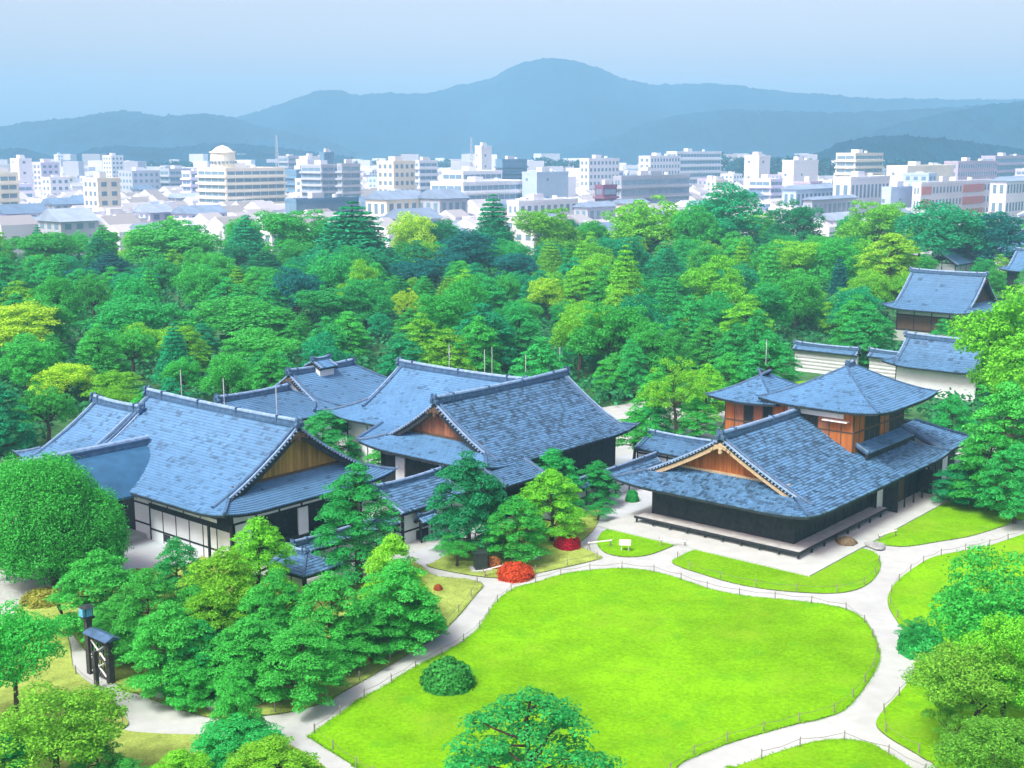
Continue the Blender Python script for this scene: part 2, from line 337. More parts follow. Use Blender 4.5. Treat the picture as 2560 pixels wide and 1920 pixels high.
WOODS = [
    (-33.2, 262.0, 17.7, 10.2, 'conifer', 'teal', 'large broad teal conifer rising above the woods before the dark-roofed town hall'),
    (-4.5, 300.0, 17.9, 6.1, 'conifer', 'teal', 'pointed teal cedar in front of the stepped white office complex'),
    (-9.2, 262.0, 11.7, 7.3, 'broad', 'deep', 'very dark tree mass below the pointed cedar'),
    (0.4, 255.0, 8.0, 5.2, 'broad', 'deep', 'dark rounded tree left of the tall lime tree'),
    (-19.0, 250.0, 7.0, 6.0, 'broad', 'deep', 'dark shaded tree right of the broad teal conifer'),
    (7.9, 290.0, 15.5, 7.0, 'broad', 'lime', 'tall lime tree in front of the long white office building'),
    (-24.3, 300.0, 14.0, 6.1, 'broad', 'yellow', 'yellow-green tree right of the broad teal conifer'),
    (6.0, 205.0, 8.0, 3.4, 'broad', 'yellow', 'small round yellow-green tree glowing among the mid woods'),
    (-16.8, 200.0, 6.4, 2.6, 'broad', 'yellow', 'little yellow-green tree above the crossing roofs'),
    (-77.0, 285.0, 12.2, 12.1, 'broad', 'green', 'wide green tree below the white houses with lime top'),
    (-106.0, 285.0, 10.3, 9.5, 'broad', 'green', 'bright green tree below the banded apartment block'),
    (-86.7, 270.0, 6.8, 5.5, 'conifer', 'deep', 'dark conifer between two wide green trees'),
    (-50.1, 290.0, 15.1, 9.1, 'broad', 'green', 'large green tree below the long dark-roofed building'),
    (-64.5, 305.0, 12.4, 6.2, 'conifer', 'teal', 'teal conifer below the round-drum hotel'),
    (-53.4, 270.0, 7.3, 5.0, 'conifer', 'dark', 'dark conifer in front of the teal one below the hotel'),
    (31.7, 290.0, 17.9, 10.2, 'broad', 'lime', 'wide lime tree below the long grey banded block'),
    (49.2, 290.0, 20.0, 9.7, 'broad', 'teal', 'high teal-green tree below the white institution'),
    (40.4, 280.0, 16.7, 6.2, 'broad', 'green', 'green tree between the wide lime tree and the high teal one'),
    (68.6, 305.0, 16.6, 6.8, 'broad', 'dark', 'dark green tree before the blue-roofed halls'),
    (84.7, 295.0, 17.0, 7.1, 'broad', 'lime', 'lime tree below the white hall with blue-green roof'),
    (95.2, 280.0, 17.2, 10.4, 'broad', 'teal', 'big teal tree before the red and white school'),
    (107.2, 280.0, 15.2, 8.8, 'broad', 'deep', 'very dark tree beside the red and white school'),
    (69.3, 230.0, 13.7, 6.4, 'forestpine', 'yellow', 'brightest layered pine on the right side of the woods'),
    (32.8, 200.0, 11.2, 4.8, 'broad', 'lime', 'round lime tree in the middle of the right woods'),
    (56.3, 215.0, 10.3, 2.2, 'conifer', 'deep', 'narrow dark conifer left of the gatehouse'),
    (29.4, 235.0, 10.8, 3.1, 'conifer', 'dark', 'small dark conifer in the middle of the woods'),
    (-65.1, 165.0, 8.3, 5.6, 'broad', 'yellow', 'large yellow-lime tree at the left edge of the woods'),
    (-50.2, 138.0, 4.8, 3.4, 'broad', 'yellow', 'yellow-lime tree left of the long palace ridge'),
    (-43.9, 136.0, 4.3, 2.8, 'broad', 'lime', 'lime tree touching the long palace ridge end'),
    (-40.5, 180.0, 7.5, 8.8, 'broad', 'green', 'broad domed green tree behind the long palace'),
    (-32.2, 158.0, 5.6, 5.3, 'broad', 'green', 'rounded green tree behind the service hall'),
    (-37.5, 140.0, 5.2, 2.1, 'broad', 'green', 'small rounded green tree behind the long palace lightning rods'),
    (-53.0, 175.0, 8.1, 6.6, 'broad', 'mid', 'deep green tree left of the broad domed one'),
    (-27.2, 190.0, 7.8, 5.7, 'broad', 'mid', 'deep green tree above the kitchen hall'),
]
BUSHES = [
    (-3.4, 62.7, 1.3, 1.4, (0.05, 0.32, 0.055), 'single clipped round bush on the large lawn', 0),
    (4.0, 86.4, 0.85, 1.0, (0.62, 0.012, 0.05), 'crimson clipped azalea bush under the pines', 1),
    (0.2, 80.2, 1.15, 0.9, (0.68, 0.1, 0.03), 'orange-red clipped azalea bush beside the dark bin', 2),
    (-1.2, 82.1, 0.52, 0.75, (0.42, 0.17, 0.06), 'brownish-orange small azalea bush behind the dark bin', 0),
    (-8.5, 67.6, 0.3, 0.5, (0.5, 0.05, 0.04), 'small red bush at the grove edge beside grey rocks', 1),
    (-8.2, 65.7, 0.32, 0.6, (0.55, 0.16, 0.06), 'small orange bush at the grove edge', 2),
    (-4.8, 77.5, 0.28, 0.4, (0.5, 0.12, 0.05), 'tiny rust-red bush under the pines near the corridor wall', 0),
    (24.2, 87.0, 0.7, 0.6, (0.34, 0.28, 0.18), 'brownish bare-looking shrub at the terrace corner', 1),
    (9.8, 98.7, 0.5, 0.9, 'mid', 'small green shrub standing in the grey courtyard', 2),
    (-29.6, 75.4, 1.3, 0.8, (0.3, 0.36, 0.06), 'yellowing shrub near the notice board at the left', 0),
    (23.3, 67.2, 1.2, 1.6, 'mid', 'rounded green bush under the large green leafy tree', 1),
]
CITY = [
    (-174.1, 430.0, 8.2, 7.0, 20.3, 'band', 7, 'cream', 'banded apartment block with dark balconies at the far left of the city'),
    (-248.3, 640.0, 8.3, 7.0, 24.0, 'plain', 9, 'white', 'slim pale concrete tower at the left of the city'),
    (-237.3, 640.0, 8.1, 10.2, 21.9, 'grid', 8, 'lilac', 'pale lilac city tower beside a slim concrete one'),
    (-108.3, 480.0, 17.7, 28.6, 21.2, 'band', 8, 'cream', 'large cream hotel with a round drum on its roof'),
    (-101.9, 600.0, 12.2, 17.3, 19.0, 'band', 6, 'glass', 'dark glazed office block right of the round-drum hotel'),
    (-103.0, 640.0, 8.6, 7.9, 23.5, 'plain', 8, 'white', 'white stair tower rising between hotel and grey blocks'),
    (-88.6, 600.0, 3.3, 6.4, 27.0, 'plain', 9, 'glass', 'narrow dark tower above the grey apartment blocks'),
    (-81.1, 540.0, 13.2, 10.8, 21.9, 'band', 8, 'grey', 'grey apartment block with deep balconies, left of a pair'),
    (-69.7, 520.0, 2.8, 10.3, 22.5, 'band', 8, 'grey', 'grey apartment block with deep balconies, right of a pair'),
    (-48.5, 520.0, 9.8, 12.6, 23.6, 'grid', 7, 'cream', 'cream block with a blank white side and a grid of small windows'),
    (-46.8, 640.0, 4.9, 13.5, 23.0, 'band', 7, 'white', 'white block with balcony bands behind the cream grid-windowed one'),
    (-17.3, 720.0, 4.9, 8.7, 30.7, 'plain', 10, 'white', 'tall narrow white lift tower in the centre of the city'),
    (-19.4, 500.0, 17.7, 43.2, 15.5, 'band', 4, 'white', 'stepped white office complex, its wide lower tier'),
    (-21.1, 545.0, 12.3, 25.9, 19.1, 'band', 5, 'white', 'upper tier of the stepped white office complex'),
    (-5.0, 660.0, 4.8, 20.0, 23.4, 'band', 7, 'glass', 'dark glazed block right of the white lift tower'),
    (10.2, 520.0, 7.9, 21.0, 19.1, 'plain', 5, 'paleblue', 'plain pale blue hall block in the city centre'),
    (32.8, 455.0, 3.7, 8.3, 15.5, 'band', 4, 'maroon', 'small maroon apartment block'),
    (40.5, 470.0, 3.6, 47.0, 18.4, 'band', 5, 'grey', 'long grey banded block beside the small maroon one'),
    (38.7, 640.0, 5.8, 26.4, 24.0, 'grid', 7, 'white', 'white block with a row of narrow windows above the maroon one'),
    (78.3, 720.0, 7.9, 31.2, 25.0, 'grid', 7, 'white', 'white block left of the long institution with blue bands'),
    (98.4, 760.0, 7.2, 50.9, 27.5, 'band', 7, 'white', 'long white institution with blue window bands'),
    (116.6, 600.0, 7.9, 10.6, 25.5, 'plain', 7, 'white', 'white blank-sided tower before the distant wooded belt'),
    (137.5, 620.0, 6.3, 25.8, 23.2, 'plain', 6, 'white', 'stepped white building before the distant wooded belt'),
    (172.7, 640.0, 10.5, 32.9, 26.7, 'band', 8, 'cream', 'pair of joined pale cream apartment slabs with dark balconies'),
    (114.9, 430.0, 6.4, 31.4, 18.8, 'grid', 2, 'white', 'white gymnasium hall with large pale windows'),
    (135.6, 420.0, 2.9, 66.8, 17.2, 'panels', 4, 'white', 'white framed school with brick-red panels'),
    (174.3, 560.0, 9.6, 53.4, 21.2, 'plain', 5, 'cream', 'plain cream warehouse block above the brick-red school'),
    (217.6, 620.0, 6.9, 53.9, 22.7, 'grid', 6, 'mauve', 'mauve-grey apartment house above the brick-red school'),
    (273.5, 720.0, 7.9, 62.5, 25.0, 'band', 6, 'mauve', 'mauve terraced block at the right end of the city'),
    (167.8, 430.0, 5.5, 46.0, 18.2, 'gable', 3, 'white', 'white pitched-roof house at the right end of the city'),
    (2.0, 385.0, 4.6, 29.7, 12.5, 'grid', 3, 'white', 'long white office building with small square windows behind the woods'),
    (-67.4, 395.0, 5.4, 26.4, 12.7, 'band', 2, 'glass', 'long low building with a dark blue flat roof behind the woods'),
    (-39.2, 395.0, 9.5, 17.6, 13.3, 'gable', 2, 'cream', 'cream pitched-roof hall with broad gable facing the woods'),
    (-22.8, 400.0, 10.2, 13.0, 13.4, 'gable', 2, 'grey', 'grey pitched-roof hall beside the cream one'),
    (-126.1, 365.0, 6.3, 6.0, 8.5, 'plain', 2, 'white', 'small blank white house at the woods edge on the left'),
    (-117.5, 362.0, 5.3, 11.9, 9.2, 'grid', 3, 'white', 'white house with two large windows at the woods edge on the left'),
    (-141.9, 370.0, 5.8, 10.8, 7.5, 'gable', 2, 'lilac', 'pale house with low roof below the banded apartment block'),
    (-119.7, 410.0, 5.3, 29.2, 9.1, 'grid', 2, 'white', 'long low white building in front of the round-drum hotel'),
    (22.8, 380.0, 5.3, 14.3, 11.6, 'gable', 2, 'grey', 'grey tiled house right of the long white office building'),
    (35.0, 400.0, 4.5, 14.3, 11.9, 'gable', 2, 'cream', 'cream house with grey roof right of the grey tiled one'),
    (96.5, 430.0, 5.2, 31.3, 15.4, 'gable', 2, 'paleblue', 'long hall with blue pitched roof left of the gymnasium'),
    (89.1, 375.0, 3.0, 29.6, 14.0, 'gable', 2, 'grey', 'low grey-roofed pavilion at the woods edge'),
    (125.7, 420.0, 3.2, 22.9, 15.7, 'plain', 3, 'paleblue', 'plain pale block between gymnasium and school'),
    (-183.2, 560.0, 11.3, 9.2, 15.6, 'band', 4, 'glass', 'small dark banded building among pale houses at the left'),
    (-209.5, 700.0, 13.6, 17.9, 17.0, 'grid', 5, 'grey', 'grey-blue office block far left of the hotel'),
    (-194.5, 720.0, 9.0, 18.8, 17.8, 'band', 5, 'grey', 'grey-blue banded block left of the hotel'),
]
MAST1 = (-22.0, 690.0, 0, 36.0)
MAST2 = (-140.3, 760.0, 0, 37.9)
BELTS = [
    (-314.9, 1200, 48.1, 19.6, 'dark wooded belt left of the round-drum hotel'),
    (-118.0, 1360, 131.1, 19.9, 'dark wooded belt behind the cream grid-windowed block'),
    (44.3, 1200, 59.0, 22.6, 'dark wooded belt right of the white lift tower'),
    (224.5, 1080, 96.2, 25.8, 'large dark wooded belt behind the white blank-sided tower'),
    (341.2, 1040, 77.6, 22.9, 'dark wooded belt right of the cream apartment slabs'),
]
POLES = [
    (-2.3, 142.0, 5.9),
    (1.5, 135.0, 6.1),
    (5.6, 145.0, 5.4),
    (-7.3, 150.0, 5.2),
]

# ------------------------------------------------------------------ ground, lawns, hills
def smooth_poly(pts, n=5):
    P = np.array(pts, float); out = []
    for i in range(len(P)):
        p0, p1, p2, p3 = P[i - 1], P[i], P[(i + 1) % len(P)], P[(i + 2) % len(P)]
        for k in range(n):
            t = k / n
            out.append(.5 * (2 * p1 + (p2 - p0) * t + (2 * p0 - 5 * p1 + 4 * p2 - p3) * t * t + (3 * p1 - p0 - 3 * p2 + p3) * t ** 3))
    return np.array(out)
import bmesh
def sheet(name, pts, z, m, skirt=None, kind='structure', label=None):
    me = bpy.data.meshes.new(name); bm = bmesh.new()
    vs_ = [bm.verts.new((x, y, z)) for x, y in pts]; f = bm.faces.new(vs_); f.normal_update()
    if f.normal.z < 0: f.normal_flip()
    if skirt:
        lo = [bm.verts.new((x, y, z - skirt)) for x, y in pts]
        for i in range(len(pts)):
            g = bm.faces.new((vs_[i], vs_[(i + 1) % len(pts)], lo[(i + 1) % len(pts)], lo[i])); g.material_index = 1
    bmesh.ops.triangulate(bm, faces=[f]); bm.to_mesh(me); bm.free(); me.materials.append(MATS[m]); me.materials.append(MATS['edge_soil'])
    o = link(name, me); tag(o, label, None, None, kind); return o
# one sheet to the horizon
sheet('ground', [(-9000, -300), (9000, -300), (9000, 9000), (-9000, 9000)], -.02, 'ground')
sheet('path', [(-75, 40), (75, 40), (75, 112), (40, 124), (-20, 128), (-36, 117), (-47, 96), (-75, 88)], 0.0, 'gravel')
OUT = {}
for k, (nm, m_) in {'main': ('lawn', 'lawn'), 'oval': ('lawn', 'lawn'), 'front': ('lawn', 'lawn'), 'right': ('lawn', 'lawn'), 'east': ('lawn', 'lawn'), 'south': ('lawn', 'lawn'),
                    'grove': ('grove_bed', 'dry_lawn'), 'azalea': ('azalea_bed', 'dry_lawn'), 'southwest': ('lawn', 'dry_lawn')}.items():
    OUT[k] = smooth_poly(LAWNS[k]); 
    sheet(nm, OUT[k], .07, m_, .08)
# short grass standing proud of each lawn: countless blades, one object per lawn
def inside(P, poly):
    x, y = P[:, 0], P[:, 1]; c = np.zeros(len(P), bool); n = len(poly)
    for i in range(n):
        x0, y0 = poly[i]; x1, y1 = poly[(i + 1) % n]
        if y0 == y1: continue
        c ^= ((y0 > y) != (y1 > y)) & (x < (x1 - x0) * (y - y0) / (y1 - y0) + x0)
    return c
def grass_on(poly, dens, colr, edge):
    lo, hi = poly.min(0), poly.max(0); n = int(np.prod(hi - lo) * dens)
    P = rng.uniform(lo, hi, (n, 2)); P = P[inside(P, poly)]
    if edge:                                       # a rough fringe where the turf meets the gravel
        i = rng.integers(0, len(poly), len(P) // 3); t = rng.random((len(i), 1))
        Q = poly[i] * (1 - t) + poly[(i + 1) % len(poly)] * t + rng.normal(0, .06, (len(i), 2)); P = np.vstack([P, Q])
    k = len(P); h = rng.uniform(.02, .05, k); w = rng.uniform(.03, .07, k); a = rng.uniform(0, 2 * np.pi, k); ln = rng.normal(0, .03, (k, 2))
    d = np.stack([np.cos(a), np.sin(a)], 1) * w[:, None]; z = np.full((k, 1), .065)
    V = np.stack([np.hstack([P - d, z]), np.hstack([P + d, z]), np.hstack([P + ln, z + h[:, None]])], 1).reshape(-1, 3)
    f = np.arange(3 * k).reshape(-1, 3); o = MB().add(V, f, rng.uniform(.4, .75, k)).build('grass', 'leaf', kind='stuff'); o.color = (*colr, 1); return o
for k, dn, c in (('main', 26, (.17, .46, .008)), ('oval', 26, (.17, .44, .010)), ('front', 26, (.17, .45, .008)), ('right', 16, (.17, .44, .012)), ('south', 20, (.16, .44, .008)), ('grove', 14, (.20, .33, .06)), ('azalea', 18, (.30, .44, .08))):
    g = grass_on(OUT[k], dn, c, True)
    tag(g, {'main': 'short vivid green grass of the large lawn inside the paths', 'oval': 'short grass of the small oval lawn by the palace corner', 'front': 'short grass of the curved lawn before the stone terrace',
            'right': 'short grass of the lawn along the palace side', 'south': 'short grass of the lawn south of the path fork', 'grove': 'dull sparse grass under the pine grove', 'azalea': 'yellowish grass around the azalea bushes'}[k], 'grass')
sheet('courtyard', [(6.5, 88.6), (9.3, 92.6), (10.9, 92.0), (12.6, 99.5), (23, 112), (18, 121), (8, 112), (4, 99), (-3, 91), (-8, 84), (-5.8, 82.3), (5.3, 87.3)], .012, 'court')
sheet('courtyard', [(-27.2, 81.4), (-22, 82.2), (-19.8, 87), (-26, 93), (-33, 92), (-31.5, 84)], .012, 'court')
sheet('forest_floor', [(-160, 80), (160, 80), (180, 332), (-200, 332)], -.008, 'soil')
sheet('lawn', [(31, 150), (40, 155), (42.5, 151), (36, 144), (31, 146)], .06, 'lawn', .08)
sheet('gravel_clearing', [(11, 119.5), (9, 136), (16, 141), (24, 134), (20, 122)], .004, 'gravel')

def ridge_hill(name, D, pts, depth, rough, seed):
    """A wooded range: a height field whose crest follows the skyline, falling away in front and behind, with spurs."""
    r = np.random.default_rng(seed); xs = np.array([p[0] for p in pts], float); zs = np.array([p[1] for p in pts], float)
    nx, ny = 620, 40; X = np.linspace(xs[0], xs[-1], nx); Z = np.interp(X, xs, zs)
    ker = np.ones(3) / 3; Z = np.convolve(np.pad(Z, 1, 'edge'), ker, 'valid')
    v = np.linspace(-1, 1, ny); ph = r.uniform(0, 6.28, 12)
    V = np.zeros((ny, nx, 3))
    for j, t in enumerate(v):
        prof = max(0, 1 - abs(t) ** 1.25)
        spur = sum(np.sin(X / (depth * s) + ph[i] + 2.2 * t * (i % 3 - 1)) / (i + 2) for i, s in enumerate((.21, .13, .083, .05, .033)))
        z = Z * np.clip(prof + spur * .16 * (1 - prof) * prof * 4, -.1, 1.02)
        z += (r.normal(0, rough, nx) + np.convolve(r.normal(0, rough * 2, nx + 4), np.ones(5) / 5, 'valid')) * prof ** .5
        V[j] = np.stack([X, np.full(nx, D + t * depth), z - 2], 1)
    idx = np.arange(nx * ny).reshape(ny, nx); F = np.stack([idx[:-1, :-1], idx[:-1, 1:], idx[1:, 1:], idx[1:, :-1]], -1).reshape(-1, 4)
    tag(MB().add(V, F).build(name, 'mountain', smooth=True), kind='structure')
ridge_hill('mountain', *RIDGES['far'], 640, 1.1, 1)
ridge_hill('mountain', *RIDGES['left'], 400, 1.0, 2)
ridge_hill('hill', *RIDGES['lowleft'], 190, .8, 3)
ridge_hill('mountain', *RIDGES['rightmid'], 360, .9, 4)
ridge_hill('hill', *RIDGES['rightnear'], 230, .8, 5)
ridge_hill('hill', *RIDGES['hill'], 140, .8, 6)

# the air: one closed box of pale haze round everything but the sky
hz = MB().box(-4200, 4200, -60, 4200, -4, 248).build('haze', 'tile', kind='stuff'); hz.data.materials.clear()
hm = bpy.data.materials.new('haze'); hm.use_nodes = True; hm.node_tree.nodes.clear()
ho = hm.node_tree.nodes.new('ShaderNodeOutputMaterial'); hv = hm.node_tree.nodes.new('ShaderNodeVolumePrincipled')
hv.inputs['Color'].default_value = (.34, .70, 1.0, 1); hv.inputs['Density'].default_value = HAZE; hv.inputs['Anisotropy'].default_value = 0.0
hm.node_tree.links.new(hv.outputs[0], ho.inputs['Volume']); hz.data.materials.append(hm); tag(hz, 'pale blue haze filling the air over city and hills', 'haze')

# ------------------------------------------------------------------ palace frame: local x runs along the long axis (away to the right), y away to the left
PO = np.array([19.931, 83.423]); PB = np.array([.64679, .76267]); PA = np.array([-.76267, .64679]); PROT = math.atan2(PB[1], PB[0])
def pw(x, y, z=0): p = PO + PB * x + PA * y; return (p[0], p[1], z)
class Bld:
    def __init__(s, name, label, cat, x, y, group=None):
        s.o = (x, y, 0); s.root = thing(name, label, cat, pw(x, y), PROT, group)
    def part(s, name, mb, m, parent=None, kind=None, smooth=False):
        return mb.build(name, m, parent or s.root, s.o, kind, smooth)
RIDGE_PROF = [(-.30, -.1), (.30, -.1), (.30, .18), (.24, .2), (.24, .42), (.28, .44), (.26, .5), (-.26, .5), (-.28, .44), (-.24, .42), (-.24, .2), (-.30, .18)]
CAP_PROF = [(-.2, .5), (.2, .5), (.17, .62), (.08, .69), (-.08, .69), (-.17, .62)]
HIP_PROF = [(-.16, -.08), (.16, -.08), (.16, .13), (.11, .22), (-.11, .22), (-.16, .13)]
def tiles(mb, pos, t0, t1, ur, fleck=.08, dw=.30, dt=.27, base=.62, spread=.10):
    dw, dt = dw * .78, dt * .82
    n = max(1, int(round((t1 - t0) / dt))); dt = (t1 - t0) / n
    for i in range(n):
        ta = t0 + i * dt; tb = min(ta + dt * 1.12, t1); a0, a1 = ur(ta); c0, c1 = ur(tb)
        if a1 - a0 < .15: continue
        k = max(1, int(round((a1 - a0) / dw))); e = np.linspace(a0, a1, k + 1); mid = (e[:-1] + e[1:]) / 2 + .03
        jit = rng.normal(0, .006, k)
        def pt(u, t, dz): x, y, z = pos(u, np.full(len(u), t)); return np.stack([x, y, z + dz], 1)
        cl = lambda u: np.clip(u, c0, c1)
        lo = [pt(e[:-1], ta, .05 + jit), pt(mid, ta, .10 + jit), pt(e[1:], ta, .055 + jit)]
        hi = [pt(cl(e[:-1]), tb, .0), pt(cl(mid), tb, .035), pt(cl(e[1:]), tb, .0)]
        bt = [q - np.array([0, 0, .085]) for q in lo]
        V = np.stack(lo + hi + bt, 1).reshape(-1, 3); b = np.arange(k)[:, None] * 9
        F = np.vstack([b + np.array(f) for f in ((0, 1, 4, 3), (1, 2, 5, 4), (6, 7, 1, 0), (7, 8, 2, 1))])
        r = rng.random(k); dark = r < fleck * .5
        for _ in range(2): dark |= np.roll(dark, 1) & (rng.random(k) < .35)
        tn = np.clip(base + rng.normal(0, spread * .55, k) + rng.normal(0, .02) - dark * rng.uniform(.16, .46, k), .02, 1)
        mb.add(V, F, np.tile(tn, 4))
def shell(mb, pos, t0, t1, ur, th=.16, nt=8, nu=14):
    T = np.linspace(t0, t1, nt); G = []
    for t in T:
        u0, u1 = ur(t); u = np.linspace(u0, u1, nu); x, y, z = pos(u, np.full(nu, t)); G.append(np.stack([x, y, z - .045], 1))
    G = np.array(G); L = G - np.array([0, 0, th]); idx = np.arange(nt * nu).reshape(nt, nu)
    q = np.stack([idx[:-1, :-1], idx[:-1, 1:], idx[1:, 1:], idx[1:, :-1]], -1).reshape(-1, 4)
    mb.add(G, q); mb.add(L, q[:, ::-1])
    for a, b_ in ((G[0], L[0]), (G[-1], L[-1]), (G[:, 0], L[:, 0]), (G[:, -1], L[:, -1])):
        m_ = len(a); i = np.arange(m_ - 1); mb.add(np.vstack([a, b_]), np.stack([i, i + 1, i + 1 + m_, i + m_], 1))
def onigawara(mb, p, d, s=1.):
    """Ridge-end ornament: a horned shield facing along d."""
    p = np.array(p, float); d = np.array(d, float); sd = np.array([-d[1], d[0], 0]); up = np.array([0, 0, 1.])
    out = [(-.42, -.15), (.42, -.15), (.5, .12), (.34, .30), (.36, .62), (.24, .86), (.14, .62), (0, .72), (-.14, .62), (-.24, .86), (-.36, .62), (-.34, .30), (-.5, .12)]
    k = len(out); F = [p + s * (a * sd + b * up) + d * .12 * s for a, b in out]; Bk = [q - d * .3 * s for q in F]
    V = F + Bk + [p + s * up * .25 + d * .22 * s]
    mb.add(V, [(j, (j + 1) % k, (j + 1) % k + k, j + k) for j in range(k)] + [(j, (j + 1) % k, 2 * k, 2 * k) for j in range(k)])
    mb.tube(p + s * up * .30 - d * .2, p + s * up * .36 + d * .42 * s, .11 * s, .13 * s, 8)
def roof(b, x0, x1, y0, y1, ze, zr, axis='x', e0=('iri', 2.5, .9), e1=('iri', 2.5, .9), k=.3, lift=.35, fleck=.1, base=.66, spread=.08, board='cedar', barge='dark_wood',
         ridge=True, rods=(), dw=.30, dt=.27, white_verge=True, name='roof', fl=None, rs=.78):
    RP, CP, HP = [[(x_ * rs, y_ * rs) for x_, y_ in pr_] for pr_ in (RIDGE_PROF, CAP_PROF, HIP_PROF)]
    p0, p1, q0, q1 = (x0, x1, y0, y1) if axis == 'x' else (y0, y1, x0, x1)
    half = (q1 - q0) / 2; qc = (q0 + q1) / 2
    P3 = (lambda p, q, z: np.stack([p + 0 * q, q + 0 * p, z + 0 * p + 0 * q], -1)) if axis == 'x' else (lambda p, q, z: np.stack([q + 0 * p, p + 0 * q, z + 0 * p + 0 * q], -1))
    sep = lambda V: (V[..., 0], V[..., 1], V[..., 2])
    h = lambda t: ze + (zr - ze) * ((1 - k) * t / half + k * (t / half) ** 2)
    lf = lambda d, t: lift * np.clip(1 - d / 3.5, 0, 1) ** 2 * np.clip(1 - t / 4., 0, 1)
    def inset(e, t): return min(t, e[1] - e[2]) if e[0] == 'iri' else (t if e[0] == 'hip' else 0.)
    tm, dm, rm, cm = MB(), MB(), MB(), MB()
    holder = b.part(name, dm, 'dark_wood') if False else None
    for s in (-1, 1):
        def pos(u, t, s=s): return sep(P3(u, qc + s * (half - t), h(t) + lf(np.minimum(u - p0, p1 - u), t)))
        ur = lambda t: (p0 + inset(e0, t), p1 - inset(e1, t))
        f_ = fl[0 if s < 0 else 1] if fl else (fleck, base, spread)
        tiles(tm, pos, 0, half, ur, f_[0], dw, dt, f_[1], f_[2]); shell(dm, pos, .02, half, ur)
    gab = []
    for e, pe, s in ((e0, p0, 1), (e1, p1, -1)):
        if e[0] == 'gab':
            gab.append((pe, s, .35, 0.0, e[1])); continue
        tmax = half if e[0] == 'hip' else e[1] + .05
        def pos(u, t, pe=pe, s=s): return sep(P3(pe + s * t, u, h(t) + lf(np.minimum(u - q0, q1 - u), t)))
        ur = lambda t: (q0 + t, q1 - t)
        f_ = fl[2] if fl and len(fl) > 2 else (fleck, base, spread)
        tiles(tm, pos, 0, tmax, ur, f_[0], dw, dt, f_[1], f_[2]); shell(dm, pos, .02, tmax, ur)
        hmax = half if e[0] == 'hip' else e[1] - e[2]
        for s2, qe in ((1, q0), (-1, q1)):
            T = np.linspace(0.05, hmax, 9)
            rm.sweep(HP, [P3(pe + s * t, qe + s2 * t, h(t) + lf(t, t) + .02) for t in T])
            a = T[0]; rm.tube(P3(pe + s * a, qe + s2 * a, h(a) + lf(a, a) + .05), P3(pe + s * (a - .25), qe + s2 * (a - .25), h(a) + lf(a, a) + .05 + .25 * rs), .13 * rs, .05 * rs, 6)
        if e[0] == 'iri': gab.append((pe + s * (e[1] - e[2]), s, e[2], e[1] - e[2], e[1]))
    R0, R1 = p0 + inset(e0, half), p1 - inset(e1, half)
    if R1 - R0 > .3:
        n = 9; U = np.linspace(R0, R1, n); sag = .12 * (2 * (U - R0) / (R1 - R0) - 1) ** 2
        path = [P3(u, qc, zr + s_) for u, s_ in zip(U, sag)]
        rm.sweep(RP, path); cm.sweep(CP, path)
        for u, s_ in ((R0, -1), (R1, 1)):
            d = P3(float(s_), 0., 0.); onigawara(rm, P3(u, qc, zr + .15) + d * .05, d, (1.0 if e0[0] != 'hip' else .7) * rs)
        for f in np.linspace(.12, .88, max(2, int((R1 - R0) / 4))):     # iron straps over the ridge
            u = R0 + f * (R1 - R0); z = zr + .12 * (2 * f - 1) ** 2
            c = P3(u, qc, z); w = .34 * rs
            rm.box(c[0] - (.05 if axis == 'x' else w), c[0] + (.05 if axis == 'x' else w), c[1] - (w if axis == 'x' else .05), c[1] + (w if axis == 'x' else .05), z - .1, z + .76 * rs)
    root_roof = b.part(name, dm, 'dark_wood')
    b.part('roof_tile', tm, 'tile', root_roof, 'stuff')
    gm = MB()
    for pv, s, ov, tstart, g in gab:
        # verge ridges, verge tile ends, bargeboards
        T = np.linspace(tstart, half - .1, 12)
        for s2 in (-1, 1):
            rm.sweep(HP, [P3(pv + s * .42, qc + s2 * (half - t), h(t) + .03) for t in np.linspace(max(0.05, tstart - .9), half - .15, 10)])
            a = max(.05, tstart - .9); rm.tube(P3(pv + s * .42, qc + s2 * (half - a), h(a) + .05), P3(pv + s * .42, qc + s2 * (half - a + .3), h(a) + .05 + .27 * rs), .15 * rs, .05 * rs, 6)
            cm.sweep([(-.1 * rs, 0), (.1 * rs, 0), (.08 * rs, .12 * rs), (-.08 * rs, .12 * rs)], [P3(pv + s * .08, qc + s2 * (half - t), h(t) + .05) for t in T])
            bm_ = MB().sweep([(-.05, -.16 - .39 * rs), (.05, -.16 - .39 * rs), (.05, -.16), (-.05, -.16)], [P3(pv + s * .10, qc + s2 * (half - t), h(t)) for t in T])
            b.part('bargeboard', bm_, barge, root_roof)
            for t in np.arange(tstart + .1, half - .1, .27):
                c = P3(pv, qc + s2 * (half - t), h(t) - .03); d = P3(float(-s), 0., 0.)
                gm.tube(c + d * -.3, c + d * .09, .085 * rs, .085 * rs, 6)
        # boarded gable wall
        if tstart > 0 and ov > 0:
            pg = pv + s * ov; zb = h(g) - .05; wmax = half - g - .05
            gw = MB(); c0_, c1_ = P3(pg + s * .1, qc - wmax, zb), P3(pg + s * .1, qc + wmax, zb)
            gw.sweep([(-.09, -.02), (.09, -.02), (.09, .22), (-.09, .22)], [P3(pg - s * .05, qc - wmax, zb), P3(pg - s * .05, qc + wmax, zb)])
            wall = b.part('gable_wall', gw, 'pale_wood' if barge != 'dark_wood' else 'brown_wood')
            nb = max(4, int(2 * wmax / .34)); e = np.linspace(-wmax, wmax, nb + 1)
